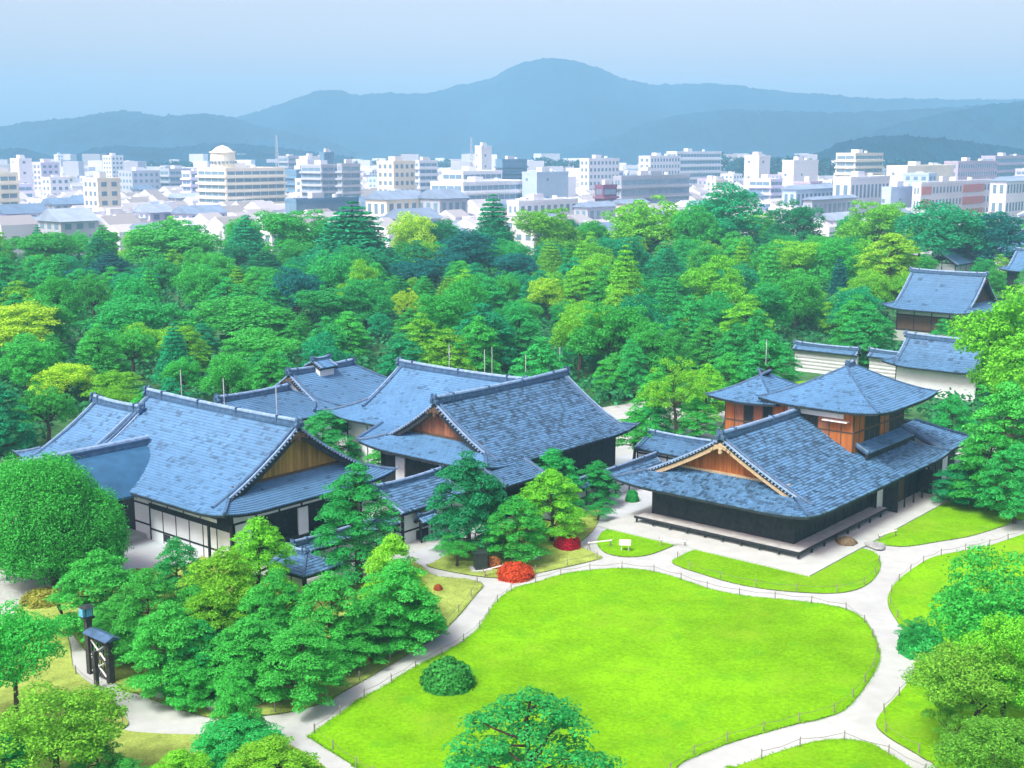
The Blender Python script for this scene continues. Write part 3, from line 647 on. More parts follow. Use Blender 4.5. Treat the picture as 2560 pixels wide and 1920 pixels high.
            for j in range(nb):
                ql, qr = e[j] + .008, e[j + 1] - .008; zl, zr_ = h(half - abs(ql)) - .2, h(half - abs(qr)) - .2
                if min(zl, zr_) < zb + .15: continue
                dd = .05 + .02 * (j % 2)
                A_ = [P3(pg, qc + ql, zb), P3(pg, qc + qr, zb), P3(pg, qc + qr, zr_), P3(pg, qc + ql, zl)]; B_ = [p + P3(s * dd, 0., 0.) for p in A_]
                b.part('board', MB().add(A_ + B_, [(0, 1, 2, 3), (7, 6, 5, 4), (0, 4, 5, 1), (1, 5, 6, 2), (2, 6, 7, 3), (3, 7, 4, 0)], float(rng.uniform(.2, .85))), board, wall)
            # carved pendant under the apex
            pm = MB(); c = P3(pv + s * .04, qc, zr - .5)
            for a, z_, r_ in ((0, -.05, .30), (-.38, -.1, .2), (.38, -.1, .2), (0, -.42, .18), (-.72, -.3, .13), (.72, -.3, .13)):
                cc = c + P3(0., a, 0.) + np.array([0, 0, z_]); pm.tube(cc, cc + P3(-s * .1, 0., 0.), r_, r_ * .8, 8)
            b.part('gable_pendant', pm, 'pale_wood' if barge != 'dark_wood' else 'brown_wood', root_roof)
    b.part('ridge', rm, 'ridge_tile', root_roof); b.part('ridge_cap', cm, 'ridge_cap', root_roof)
    if gm.n: b.part('verge_tile', gm, 'ridge_cap', root_roof, 'stuff')
    for f in rods:
        u = R0 + f * (R1 - R0); c = P3(u, qc, zr + .5); rd = MB().tube(c, c + np.array([0, 0, 1.4]), .03, .025, 6).tube(c + np.array([0, 0, .9]), c + np.array([0, 0, 2.1]), .04, .035, 6)
        b.part('lightning_rod', rd, 'metal_grey', root_roof)
    return root_roof, h
def lean_roof(b, x0, x1, y0, y1, z_low, z_high, low='y0', hip0=False, hip1=False, name='lean_to_roof', fleck=.1, base=.62, spread=.12, k=.15, dt=.27, eave_lift=.0):
    """A single slope from a low eave up to a wall; low names the eave side."""
    W = (y1 - y0) if low[0] == 'y' else (x1 - x0); p0, p1 = (x0, x1) if low[0] == 'y' else (y0, y1)
    h = lambda t: z_low + (z_high - z_low) * ((1 - k) * t / W + k * (t / W) ** 2)
    def pos(u, t):
        q = {'y0': y0 + t, 'y1': y1 - t, 'x0': x0 + t, 'x1': x1 - t}[low]
        return (u, q, h(t)) if low[0] == 'y' else (q, u, h(t))
    ur = lambda t: (p0 + (t if hip0 else 0), p1 - (t if hip1 else 0))
    tm, dm, rm = MB(), MB(), MB(); tiles(tm, pos, 0, W, ur, fleck, .30, dt, base, spread); shell(dm, pos, .02, W, ur)
    rms = []
    for on, e, s in ((hip0, p0, 1), (hip1, p1, -1)):
        rm = MB(); rms.append(rm); T = np.linspace(.05, W, 6); rm.sweep(HIP_PROF, [np.array([float(c) for c in pos(e + (s * t if on else s * .12), t)]) for t in T])
    r = b.part(name, dm, 'dark_wood'); b.part('roof_tile', tm, 'tile', r, 'stuff'); [b.part('ridge', q_, 'ridge_tile', r) for q_ in rms]; return r
def panel_wall(b, x0, y0, x1, y1, z0, z1, bay, panel='plaster', rails=(), post=.14, name='wall', thick=.12, proud=.03, post_mat='dark_wood', skip=()):
    """A straight wall of posts, rails and one panel per bay."""
    L = math.hypot(x1 - x0, y1 - y0); n = max(1, round(L / bay)); dx, dy = (x1 - x0) / L, (y1 - y0) / L
    fr = MB(); ax = abs(dx) > .5
    def bx(mb, s0, s1, w, za, zb):
        a = (x0 + dx * s0, y0 + dy * s0); c = (x0 + dx * s1, y0 + dy * s1); xs_ = sorted((a[0], c[0])); ys_ = sorted((a[1], c[1]))
        if ax: mb.box(xs_[0], xs_[1], y0 - w, y0 + w, za, zb)
        else: mb.box(x0 - w, x0 + w, ys_[0], ys_[1], za, zb)
    for i in range(n + 1): s = i * L / n; bx(fr, s - post / 2, s + post / 2, thick / 2 + proud, z0 - .02, z1)
    for zr in tuple(rails) + (z1 - .08,): bx(fr, post / 2, L - post / 2, thick / 2 + proud * .6, zr - .07, zr + .07)
    w = b.part(name, fr, post_mat)
    for i in range(n):
        if i in skip: continue
        m_ = MB(); bx(m_, i * L / n + post / 2, (i + 1) * L / n - post / 2, thick / 2, z0, z1 - .02); b.part('wall_panel', m_, panel if isinstance(panel, str) else panel[i % len(panel)], w)
    return w
def solid(b, name, x0, x1, y0, y1, z0, z1, m, parent=None): return b.part(name, MB().box(x0, x1, y0, y1, z0, z1), m, parent)

# ---- right palace: low hip-and-gable front, two-storey rear
b = Bld('two_storey_palace', 'dark walled palace with orange cedar gable and a cedar upper storey', 'palace', 7, 7)
LOWER = ((.62, .60, .14), (.62, .60, .14), (.62, .62, .14))
roof(b, -.65, 24.6, -.97, 15.5, 3.2, 7.35, 'x', ('iri', 3.0, 1.1), ('hip',), k=.22, lift=.30, fl=LOWER, board='cedar', barge='pale_wood')
solid(b, 'stone_terrace', -2.66, 24.3, -2.2, 15.4, 0.0, .16, 'stone')
solid(b, 'veranda', -.02, 14.6, -.02, 13.75, .50, .62, 'deck')
for i in range(10): solid(b, 'veranda_post', -.10, .02, i * 1.51 - .06, i * 1.51 + .06, .16, .52, 'dark_wood')
for i in range(1, 8): solid(b, 'veranda_post', i * 1.9 - .06, i * 1.9 + .06, -.10, .02, .16, .52, 'dark_wood')
for i in range(10): solid(b, 'post_stone', -.2, .12, i * 1.51 - .16, i * 1.51 + .16, .15, .19, 'rock')
solid(b, 'veranda_beam', -.12, -.022, -.12, 13.8, .50, .66, 'dark_wood'); solid(b, 'veranda_beam', -.021, 14.6, -.12, -.022, .50, .66, 'dark_wood')
panel_wall(b, 1.59, 1.24, 1.59, 13.2, .58, 3.9, 1.5, 'dark_wood', (2.6,), post_mat='dark_wood', name='shutter_wall')
panel_wall(b, 1.66, 1.24, 14.0, 1.24, .58, 3.9, 1.55, 'dark_wood', (2.6,), post_mat='dark_wood', name='shutter_wall')
panel_wall(b, 1.66, 13.2, 24.0, 13.2, .58, 3.9, 1.8, 'plaster', (2.6,), name='wall')
panel_wall(b, 14.0, .75, 23.4, .75, .16, 3.6, 1.35, ('plaster', 'dark_wood', 'dark_wood', 'brown_wood', 'dark_wood', 'dark_wood', 'dark_wood'), (2.7,), name='wall')
for i, x in enumerate((15.4, 17.1, 18.9, 20.6, 22.3)): solid(b, 'door_post', x, x + .1, -.35, -.25, 0.16, 1.0, 'dark_wood')
solid(b, 'screen', 15.2, 15.3, -.55, .7, .2, 2.1, 'dark_wood'); solid(b, 'screen', 22.3, 22.4, -.45, .7, .2, 2.2, 'dark_wood')
# upper storey
panel_wall(b, 13.4, 2.6, 13.4, 9.6, 3.4, 8.5, .95, ('cedar', 'cedar', 'red_wood', 'dark_wood', 'dark_wood'), (6.4,), post=.08, post_mat='brown_wood', name='upper_wall')
panel_wall(b, 13.55, 9.7, 13.55, 14.1, 3.4, 8.02, .9, ('dark_wood', 'red_wood', 'dark_wood', 'red_wood', 'cedar'), (6.0,), post=.08, post_mat='brown_wood', name='upper_wall')
panel_wall(b, 13.4, 2.6, 22.8, 2.6, 3.4, 8.5, .95, ('cedar', 'cedar', 'dark_wood', 'dark_wood', 'dark_wood', 'cedar', 'red_wood', 'dark_wood', 'dark_wood', 'dark_wood'), (6.4,), post=.08, post_mat='brown_wood', name='upper_wall')
panel_wall(b, 22.8, 2.6, 22.8, 9.6, 3.4, 8.5, 1.9, 'plaster', name='upper_wall'); panel_wall(b, 13.7, 14.1, 19, 14.1, 3.4, 7.95, 1.9, 'red_wood', (6.4,), post=.08, name='upper_wall')
solid(b, 'white_frieze', 13.2, 13.33, 3.4, 8.2, 7.45, 8.1, 'plaster')
fr_ = solid(b, 'open_shutter', 12.75, 13.3, 2.9, 5.0, 7.25, 7.33, 'white_paint')
roof(b, 12.4, 23.9, .2, 10.5, 8.2, 10.85, 'x', ('hip',), ('hip',), k=.18, lift=.28, rs=.55, fl=((.16, .74, .07), (.16, .76, .07), (.2, .78, .07)), name='upper_roof')
roof(b, 12.45, 20.0, 8.9, 15.3, 7.8, 10.0, 'y', ('hip',), ('hip',), k=.18, lift=.25, rs=.55, fl=((.2, .78, .07), (.1, .7, .07), (.16, .76, .07)), name='upper_roof', rods=(.6,))
lean_roof(b, 13.8, 22.6, 1.45, 2.62, 4.85, 5.45, 'y0', name='pent_roof', base=.8)
panel_wall(b, 13.85, 1.62, 22.5, 1.62, 4.3, 4.85, 1.2, 'dark_wood', name='pent_wall', post_mat='dark_wood')
lean_roof(b, 24.4, 31.2, -.6, 3.4, 3.35, 5.1, 'y0', hip1=True, fleck=.3, base=.62, spread=.15)
lean_roof(b, 27.2, 31.2, -.6, 9.0, 3.35, 5.1, 'x1', hip0=True, fleck=.3, base=.62, spread=.15, name='lean_to_roof')
panel_wall(b, 24.4, .75, 29.8, .75, .1, 3.9, 1.35, ('dark_wood', 'dark_wood', 'plaster', 'dark_wood'), name='wall'); panel_wall(b, 29.8, .75, 29.8, 8.0, .1, 3.9, 1.8, 'plaster', name='wall')
for i in range(5): solid(b, 'folded_lattice', 23.6 + i * .12, 23.65 + i * .12, -1.5 + i * .1, -.3 + i * .1, .9 - i * .12, .95 - i * .12, 'dark_wood')

# ---- left palace: long roof with stepped ridge, copper porch
b = Bld('long_roofed_palace', 'long palace with stepped ridge, ochre gable and smooth blue porch roof', 'palace', -20, 38)
LEFT = ((.16, .80, .05), (.13, .70, .05), (.02, .64, .05))  # front slope brighter, end slope dimmer: fall of light put into the tile tone
roof(b, -28, -12.2, 27.3, 47.5, 4.0, 8.75, 'y', ('iri', 2.55, .95), ('gab', .3), k=.30, lift=.40, fl=LEFT, board='ochre_wood', rods=(.13, .46, .75))
roof(b, -27.95, -15.2, 46.2, 54.4, 3.98, 7.75, 'y', ('gab', .3), ('iri', 2.2, .8), k=.30, lift=.40, fl=LEFT, board='ochre_wood', name='low_roof')
# white strip below the eave, dark strip added in place of the shade there, white panels
panel_wall(b, -26.2, 29.0, -26.2, 38.6, .0, 2.55, 1.55, 'plaster', (.85,), post=.07, name='wall', thick=.1)
solid(b, 'eave_shade_strip', -26.25, -26.1, 29.0, 38.6, 2.55, 3.55, 'dark_wood')
panel_wall(b, -27.3, 29.0, -27.3, 38.6, 3.35, 3.75, 1.75, 'plaster', post=.08, name='eave_screen', thick=.05)
panel_wall(b, -26.2, 38.6, -26.2, 52.8, 0, 4.2, 1.9, ('plaster', 'dark_wood'), (1.1, 2.6), name='wall')
panel_wall(b, -26.2, 29.0, -14.0, 29.0, .0, 1.0, 1.9, 'dark_wood', name='wall')
panel_wall(b, -26.2, 28.95, -14.0, 28.95, 2.95, 4.2, 1.9, 'plaster', (3.0,), name='upper_wall', post=.16)
panel_wall(b, -26.0, 30.0, -14.0, 30.0, .9, 3.2, 1.9, 'dark_wood', name='shutter_wall')
solid(b, 'white_panel', -20.4, -19.5, 28.9, 29.02, .9, 2.9, 'plaster'); solid(b, 'white_panel', -25.9, -24.6, 28.9, 29.02, .9, 2.9, 'plaster')
for y in (29, 31.5): solid(b, 'eave_post', -27.3, -27.15, y - 1.4, y - 1.25, 0, 3.4, 'dark_wood')
panel_wall(b, -14.0, 29.0, -14.0, 52.8, 0, 4.3, 2.4, 'plaster', (2,), name='wall'); panel_wall(b, -26.2, 52.8, -14, 52.8, 0, 4.2, 2.4, 'plaster', (2,), name='wall')
solid(b, 'dark_hatch', -26.32, -26.2, 36.2, 36.9, .25, .75, 'dark_wood')
# copper porch: a bowed roof running out from the main slope
cp = MB(); n = 14; ys = np.linspace(-4.3, 4.3, 2 * n + 1); prof = [(s, 6.15 - 2.35 * (abs(s) / 4.3) ** 1.9) for s in ys]
for x0_, x1_ in ((-34.0, -23.4),):
    V = [(x, 42.4 + s, z) for x in np.linspace(x0_, x1_, 12) for s, z in prof]; k_ = len(prof)
    F = [(i * k_ + j, i * k_ + j + 1, (i + 1) * k_ + j + 1, (i + 1) * k_ + j) for i in range(11) for j in range(k_ - 1)]
    cp.add(V, F); cp.add([(x, y, z - .16) for x, y, z in V], [f[::-1] for f in F])
    e = [(x0_, 42.4 + s, z) for s, z in prof]; cp.add(e + [(x, y, z - .16) for x, y, z in e], [(j, j + 1, j + 1 + k_, j + k_) for j in range(k_ - 1)])
    for s, z in (prof[0], prof[-1]): cp.add([(x0_, 42.4 + s, z), (x1_, 42.4 + s, z), (x1_, 42.4 + s, z - .16), (x0_, 42.4 + s, z - .16)], [(0, 1, 2, 3)])
pr = b.part('porch_roof', cp, 'copper', smooth=True)
b.part('ridge', MB().sweep(RIDGE_PROF, [(-34.1, 42.4, 6.16), (-28, 42.4, 6.14), (-23.6, 42.4, 6.16)]), 'ridge_tile', pr)
b.part('ridge_cap', MB().sweep(CAP_PROF, [(-34.2, 42.4, 6.16), (-28, 42.4, 6.14), (-23.6, 42.4, 6.16)]), 'ridge_cap', pr)
og = MB(); onigawara(og, (-34.1, 42.4, 6.2), (-1, 0, 0), .8); b.part('ridge_ornament', og, 'ridge_tile', pr)
for x in (-33.2, -28.5):
    for y in (38.9, 45.9): solid(b, 'porch_post', x - .13, x + .13, y - .13, y + .13, 0, 4.1, 'dark_wood')
panel_wall(b, -33.2, 38.9, -28.5, 38.9, 0.0, 2.6, 2.3, 'plaster', (1.0,), name='porch_wall'); solid(b, 'porch_step', -34.6, -26.3, 39.2, 45.6, 0, .35, 'stone')

# ---- centre palace: two crossing roofs
b = Bld('cross_roofed_palace', 'palace of two crossing tiled roofs with a reddish boarded gable', 'palace', 0, 30)
roof(b, -8.7, 10.8, 21.2, 35.2, 4.5, 8.55, 'x', ('iri', 2.6, .9), ('iri', 1.6, .7), k=.30, lift=.35, fl=((.6, .56, .14), (.1, .7, .06), (.1, .76, .05)), board='red_wood', rods=())  # flecks are tile colour; lighter gable end also carries light in its tone
roof(b, -2.6, 11.2, 28.4, 46.3, 4.5, 8.45, 'y', ('gab', .2), ('iri', 3.6, .8), k=.28, lift=.35, fl=((.09, .82, .04), (.09, .7, .05), (.1, .78, .05)), board='ochre_wood', name='rear_roof', rods=(.3, .58))
lean_roof(b, -8.7, -3.9, 19.3, 21.5, 3.75, 4.6, 'y0', fleck=.36, base=.52, spread=.14)
lean_roof(b, -5.2, -2.4, 34.0, 39.0, 3.9, 4.75, 'x0', fleck=.1, base=.8, spread=.05)
panel_wall(b, -7.2, 22.4, -7.2, 34.0, 3.75, 4.9, 1.5, 'plaster', (3.85,), name='upper_wall'); panel_wall(b, -7.0, 23.0, -7.0, 34.0, 0, 3.7, 2.2, ('dark_wood',), (1.0,), name='shutter_wall')
solid(b, 'white_panel', -7.25, -7.12, 31.4, 32.4, 1.2, 3.7, 'plaster')
panel_wall(b, -7.2, 34.0, -2.0, 34.0, 0, 4.6, 1.7, 'plaster', (2.4,), name='wall')
panel_wall(b, -7.0, 22.4, 9.2, 22.4, 0, 4.9, 1.8, 'dark_wood', (2.4,), name='shutter_wall'); panel_wall(b, 9.2, 22.4, 9.2, 34.0, 0, 4.9, 1.9, 'plaster', (2.4,), name='wall')
panel_wall(b, -1.2, 34.2, -1.2, 44.7, 0, 5.0, 2.6, 'plaster', name='wall', post=.1); panel_wall(b, -1.2, 44.7, 9.8, 44.7, 0, 5.0, 2.6, 'plaster', name='wall'); panel_wall(b, 9.8, 34.2, 9.8, 44.7, 0, 5.0, 2.6, 'plaster', name='wall')
panel_wall(b, -3.9, 36.5, -1.3, 36.5, 0, 4.2, 2.6, 'plaster', name='bay_wall', post=.08); panel_wall(b, -3.9, 34.1, -3.9, 36.5, 0, 4.0, 1.2, ('dark_wood', 'plaster'), name='bay_wall')

# ---- low roofs behind
b = Bld('kitchen_hall', 'low tiled hall with small white gable and a smoke vent on its ridge', 'hall', 9.5, 58.5)
roof(b, 2.2, 17.2, 53.3, 63.6, 3.0, 5.95, 'x', ('iri', 1.8, .6), ('hip',), k=.2, lift=.15, fl=((.05, .74, .04), (.05, .7, .04), (.05, .74, .04)), board='plaster')
panel_wall(b, 3.6, 54.6, 16, 54.6, 0, 3.3, 2.5, 'dark_wood', name='wall'); panel_wall(b, 3.6, 54.6, 3.6, 62.4, 0, 3.3, 2.6, 'plaster', name='wall'); panel_wall(b, 16, 54.6, 16, 62.4, 0, 3.3, 2.6, 'plaster', name='wall'); panel_wall(b, 3.6, 62.4, 16, 62.4, 0, 3.3, 2.5, 'plaster', name='wall')
roof(b, 6.6, 8.9, 57.2, 59.8, 6.35, 6.95, 'x', ('gab', .1), ('gab', .1), k=.05, lift=0, fl=((0, .85, .03), (0, .85, .03)), name='smoke_vent', dw=.3, rs=.5)
solid(b, 'vent_wall', 6.8, 8.7, 57.6, 59.4, 5.4, 6.45, 'plaster')
b = Bld('service_hall', 'low hip-roofed hall of plain grey-blue tiles behind the long palace', 'hall', -1.4, 57)
roof(b, -7.5, 6.3, 52.8, 61.2, 2.75, 4.85, 'x', ('iri', 1.6, .5), ('hip',), k=.15, lift=.1, fl=((.05, .64, .05), (.05, .64, .05), (.05, .66, .05)), board='plaster')
panel_wall(b, -6.2, 54, 5, 54, 0, 3.0, 2.4, 'plaster', name='wall'); panel_wall(b, -6.2, 54, -6.2, 60, 0, 3.0, 2.4, 'plaster', name='wall'); panel_wall(b, 5, 54, 5, 60, 0, 3.0, 2.4, 'plaster', name='wall'); panel_wall(b, -6.2, 60, 5, 60, 0, 3.0, 2.4, 'plaster', name='wall')

# ---- corridors, coped walls, small gates
b = Bld('tiled_corridor', 'white tiled corridor linking the long palace to the crossing roofs', 'corridor', -11, 25)
roof(b, -15.9, -8.9, 22.9, 28.6, 2.6, 3.75, 'x', ('gab', .1), ('gab', .1), k=.08, lift=0, fl=((.3, .6, .13), (.1, .75, .06)), dw=.32, dt=.32, rs=.6)
panel_wall(b, -15.2, 23.6, -8.4, 23.6, 0, 2.75, 1.7, 'plaster', (.95,), name='wall'); panel_wall(b, -15.2, 27.9, -8.4, 27.9, 0, 2.75, 1.7, 'plaster', (.95,), name='wall'); panel_wall(b, -15.2, 23.6, -15.2, 27.9, 0, 2.9, 2.1, 'plaster', (.95,), name='wall')
solid(b, 'dark_hatch', -13.9, -12.7, 23.45, 23.56, .1, .75, 'dark_wood')
b = Bld('tiled_corridor', 'narrow tiled corridor running behind the lone pine to the two-storey palace', 'corridor', 13.5, 18.5)
roof(b, 11.9, 16.0, 14.6, 22.2, 2.5, 3.4, 'y', ('gab', .1), ('gab', .1), k=.05, lift=0, fl=((.12, .58, .08), (.12, .6, .08)), dw=.32, dt=.32, rs=.6)
panel_wall(b, 12.5, 14.4, 12.5, 22.2, 0, 2.6, 1.6, 'plaster', (1.0, 2.0), name='wall'); panel_wall(b, 15.4, 14.4, 15.4, 22.2, 0, 2.6, 1.6, 'plaster', (1.0,), name='wall')
def coped_wall(x0, x1, y, label, h=1.75, axis='x'):
    b = Bld('coped_wall', label, 'wall', x0 if axis == 'x' else y, y if axis == 'x' else x0)
    if axis == 'x':
        roof(b, x0, x1, y - .62, y + .62, h, h + .42, 'x', ('gab', .1), ('gab', .1), k=.0, lift=0, fl=((.3, .6, .15), (.2, .65, .1)), name='coping', white_verge=False, rs=.5)
        panel_wall(b, x0 + .1, y, x1 - .1, y, 0, h + .12, 1.9, 'plaster', (.75,), name='wall', thick=.16)
    else:
        roof(b, y - .62, y + .62, x0, x1, h, h + .42, 'y', ('gab', .1), ('gab', .1), k=.0, lift=0, fl=((.3, .6, .15), (.2, .65, .1)), name='coping', white_verge=False, rs=.5)
        panel_wall(b, y, x0 + .1, y, x1 - .1, 0, h + .12, 1.9, 'plaster', (.75,), name='wall', thick=.16)
    return b
coped_wall(-4.5, 11.6, 19.7, 'white wall with tile coping between the crossing roofs and the two-storey palace')
coped_wall(-25.0, -15.6, 24.0, 'white timbered wall with tile coping beside the long palace gable')
b = Bld('side_gate', 'small tile-roofed side gate at the end of the timbered wall', 'gate', -26.6, 21.2)
roof(b, -28.2, -24.9, 19.2, 22.9, 1.95, 2.65, 'y', ('hip',), ('gab', .1), k=.05, lift=.08, fl=((.2, .62, .12), (.2, .62, .12), (.2, .62, .12)), rs=.5)
for x in (-27.6, -25.5):
    for y in (19.9, 22.3): solid(b, 'gate_post', x - .08, x + .08, y - .08, y + .08, 0, 2.1, 'dark_wood')
panel_wall(b, -27.6, 22.3, -25.5, 22.3, 0, 1.9, 1.0, 'plaster', name='wall', post=.06); panel_wall(b, -27.6, 19.9, -27.6, 22.2, 0, 1.9, 1.1, 'plaster', name='wall', post=.06)
b = Bld('well_roof', 'tiny shingled roof on posts against the white corridor wall', 'shelter', -13.4, 23.0)
roof(b, -14.3, -12.6, 22.4, 23.4, 1.65, 2.0, 'x', ('gab', .05), ('gab', .05), k=0, lift=0, fl=((0, .95, .03), (0, .95, .03)), rs=.3)
for x in (-14.0, -12.9): solid(b, 'post', x - .05, x + .05, 22.85, 22.95, 0, 1.8, 'dark_wood')

# ---- castle buildings at the right rear
b = Bld('gatehouse', 'two-tier gatehouse with a steep grey hip-and-gable roof above the pines', 'gatehouse', 0, 0); b.root.location = (65.7, 188.5, 0); b.root.rotation_euler.z = PROT
b.o = (0, 0, 0)
roof(b, -6.9, 6.9, -7.1, 7.1, 4.9, 9.9, 'y', ('iri', 2.1, .8), ('iri', 2.1, .8), k=.34, lift=.5, fl=((.04, .62, .04), (.04, .62, .04), (.04, .64, .04)), dw=.5, dt=.5, board='brown_wood')
panel_wall(b, -5.2, -5.4, -5.2, 5.4, 1.6, 4.0, 2.6, 'brown_wood', (1.7,), name='wall'); panel_wall(b, -5.25, -5.4, -5.25, 5.4, 4.05, 5.5, 2.6, 'plaster', name='upper_wall')
panel_wall(b, -5.2, -5.4, 5.2, -5.4, 0, 5.3, 2.6, 'plaster', name='wall'); panel_wall(b, -5.2, 5.4, 5.2, 5.4, 0, 5.3, 2.6, 'plaster', name='wall'); solid(b, 'stone_base', -5.5, 5.4, -5.7, 5.7, 0, 1.5, 'stone')
b = Bld('white_storehouse', 'white walled storehouse with a curved tile roof beside the long coped wall', 'storehouse', 0, 0); b.root.location = (47.5, 145.5, 0); b.root.rotation_euler.z = PROT; b.o = (0, 0, 0)
roof(b, -2.5, 5.5, -9.0, 3.0, 3.4, 6.3, 'y', ('iri', 1.7, .6), ('iri', 1.7, .6), k=.34, lift=.45, fl=((.1, .62, .08), (.1, .62, .08), (.1, .64, .08)), dw=.4, dt=.4, board='plaster')
panel_wall(b, -1.3, -7.8, -1.3, 1.7, 0, 3.9, 9.5, 'plaster', name='wall', post=.05); panel_wall(b, -1.3, -7.8, 4.2, -7.8, 0, 3.9, 5.5, 'plaster', name='wall', post=.05); panel_wall(b, -1.3, 1.7, 4.2, 1.7, 0, 3.9, 5.5, 'plaster', name='wall', post=.05)
def striped_wall(x, y, L, label, h=2.9):
    """Long white castle wall with incised horizontal lines and a tile coping."""
    b = Bld('castle_wall', label, 'wall', 0, 0); b.root.location = (x, y, 0); b.root.rotation_euler.z = PROT; b.o = (0, 0, 0)
    w = solid(b, 'wall', -.2, .2, -L / 2, L / 2, 0, h, 'plaster')
    for z in np.arange(.5, h - .2, .45): solid(b, 'moulding', -.26, -.201, -L / 2 + .05, L / 2 - .05, z, z + .16, 'stone', w)
    roof(b, -.7, .7, -L / 2 - .1, L / 2 + .1, h, h + .5, 'y', ('gab', .1), ('gab', .1), k=0, lift=0, fl=((.1, .6, .1), (.1, .6, .1)), dw=.5, dt=.4, name='coping', rs=.6)
striped_wall(40.2, 158.2, 8.6, 'striped white castle wall by the small lawn behind the two-storey palace')
striped_wall(47.2, 153.0, 6.0, 'striped white castle wall joining the white storehouse')
b = Bld('great_hall', 'broad pale hip roof at the far edge of the castle woods', 'hall', 0, 0); b.root.location = (121, 300, 0); b.root.rotation_euler.z = PROT; b.o = (0, 0, 0)
roof(b, -7, 12, -16, 10, 5, 9.2, 'y', ('hip',), ('hip',), k=.15, lift=.2, fl=((0, .8, .03), (0, .8, .03), (0, .8, .03)), dw=.8, dt=.8)
panel_wall(b, -5.5, -14, -5.5, 8.5, 0, 5.4, 3, 'plaster', name='wall'); panel_wall(b, -5.5, -14, 10, -14, 0, 5.4, 3, 'plaster', name='wall')
b = Bld('corner_turret', 'tile-roofed turret rising behind the pines at the castle edge', 'turret', 0, 0); b.root.location = (101, 246, 0); b.root.rotation_euler.z = PROT; b.o = (0, 0, 0)
roof(b, -4, 7, -8, 4, 5.2, 8.8, 'y', ('iri', 2, .7), ('iri', 2, .7), k=.3, lift=.4, fl=((.05, .7, .05), (.05, .6, .05), (.05, .6, .05)), dw=.6, dt=.6, board='plaster')
panel_wall(b, -2.6, -6.6, -2.6, 2.6, 0, 5.6, 2.3, ('plaster', 'dark_wood'), name='wall'); panel_wall(b, -2.6, -6.6, 5.4, -6.6, 0, 5.6, 2.3, 'plaster', name='wall'); panel_wall(b, -2.6, 2.6, 5.4, 2.6, 0, 5.6, 2.3, 'plaster', name='wall')
b = Bld('long_gallery', 'long low pale tiled roof running from the turret towards the woods', 'gallery', 0, 0); b.root.location = (101, 282, 0); b.root.rotation_euler.z = PROT; b.o = (0, 0, 0)
roof(b, -12, 14, -4, 4, 4, 6.4, 'x', ('gab', .2), ('gab', .2), k=.1, lift=0, fl=((0, .82, .03), (0, .8, .03)), dw=.8, dt=.8)
panel_wall(b, -11, -3, 13, -3, 0, 4.2, 3, 'plaster', name='wall'); panel_wall(b, -11, -3, -11, 3, 0, 4.2, 3, 'plaster', name='wall')
b = Bld('garden_shelter', 'small shelter with pale tiled roof half hidden among the pines', 'shelter', 0, 0); b.root.location = (17.6, 170, 0); b.root.rotation_euler.z = PROT; b.o = (0, 0, 0)
roof(b, -2, 2.4, -2.4, 2.2, 3.0, 4.4, 'x', ('gab', .2), ('gab', .2), k=.1, lift=.1, fl=((0, .85, .04), (0, .8, .04)), dw=.5, dt=.5)
for x in (-1.5, 1.9):
    for y in (-1.8, 1.6): solid(b, 'post', x - .1, x + .1, y - .1, y + .1, 0, 3.4, 'dark_wood')

# ------------------------------------------------------------------ trees: a few crowns and trunks of each habit, shared by copies
def leaves(mb, C, Nn, size, r, squash=1.):
    k = len(C); Nn = Nn / (np.linalg.norm(Nn, axis=1, keepdims=True) + 1e-9); a = r.normal(size=(k, 3)); a -= (a * Nn).sum(1, keepdims=True) * Nn; a /= np.linalg.norm(a, axis=1, keepdims=True) + 1e-9
    b_ = np.cross(Nn, a); s = size * r.uniform(.7, 1.3, (k, 1)); V = np.stack([C + a * s, C + b_ * s * .62 * squash, C - a * s, C - b_ * s * .62 * squash], 1).reshape(-1, 3)
    mb.add(V, np.arange(4 * k).reshape(-1, 4), np.clip(r.normal(.5, .22, k), 0, 1))
def clump(mb, c, rad, n, size, r, flat=1., bias=.5, lo=-.35):
    d = r.normal(size=(int(n * 1.6) + 8, 3)); d /= np.linalg.norm(d, axis=1, keepdims=True); d = d[d[:, 2] > lo][:n]
    rr = rad * (r.uniform(.70, 1.06, (len(d), 1)) + (r.random((len(d), 1)) < .14) * r.uniform(0, .45, (len(d), 1))); P = np.array(c) + d * rr * np.array([1, 1, flat])
    nn = d * np.array([1, 1, 1 / max(flat, .3)]) * bias + r.normal(0, .38, d.shape) + np.array([0, 0, .25]); leaves(mb, P, nn, size, r)
def limb(mb, p, q, r0, r1, r, seg=3, wob=.08):
    p = np.array(p, float); q = np.array(q, float); L = np.linalg.norm(q - p); a = p; ra = r0
    for i in range(1, seg + 1):
        c = p + (q - p) * i / seg + (r.normal(0, wob * L / seg, 3) if i < seg else 0); rb = r0 + (r1 - r0) * i / seg; mb.tube(a, c, ra, rb, 6, False); a, ra = c, rb
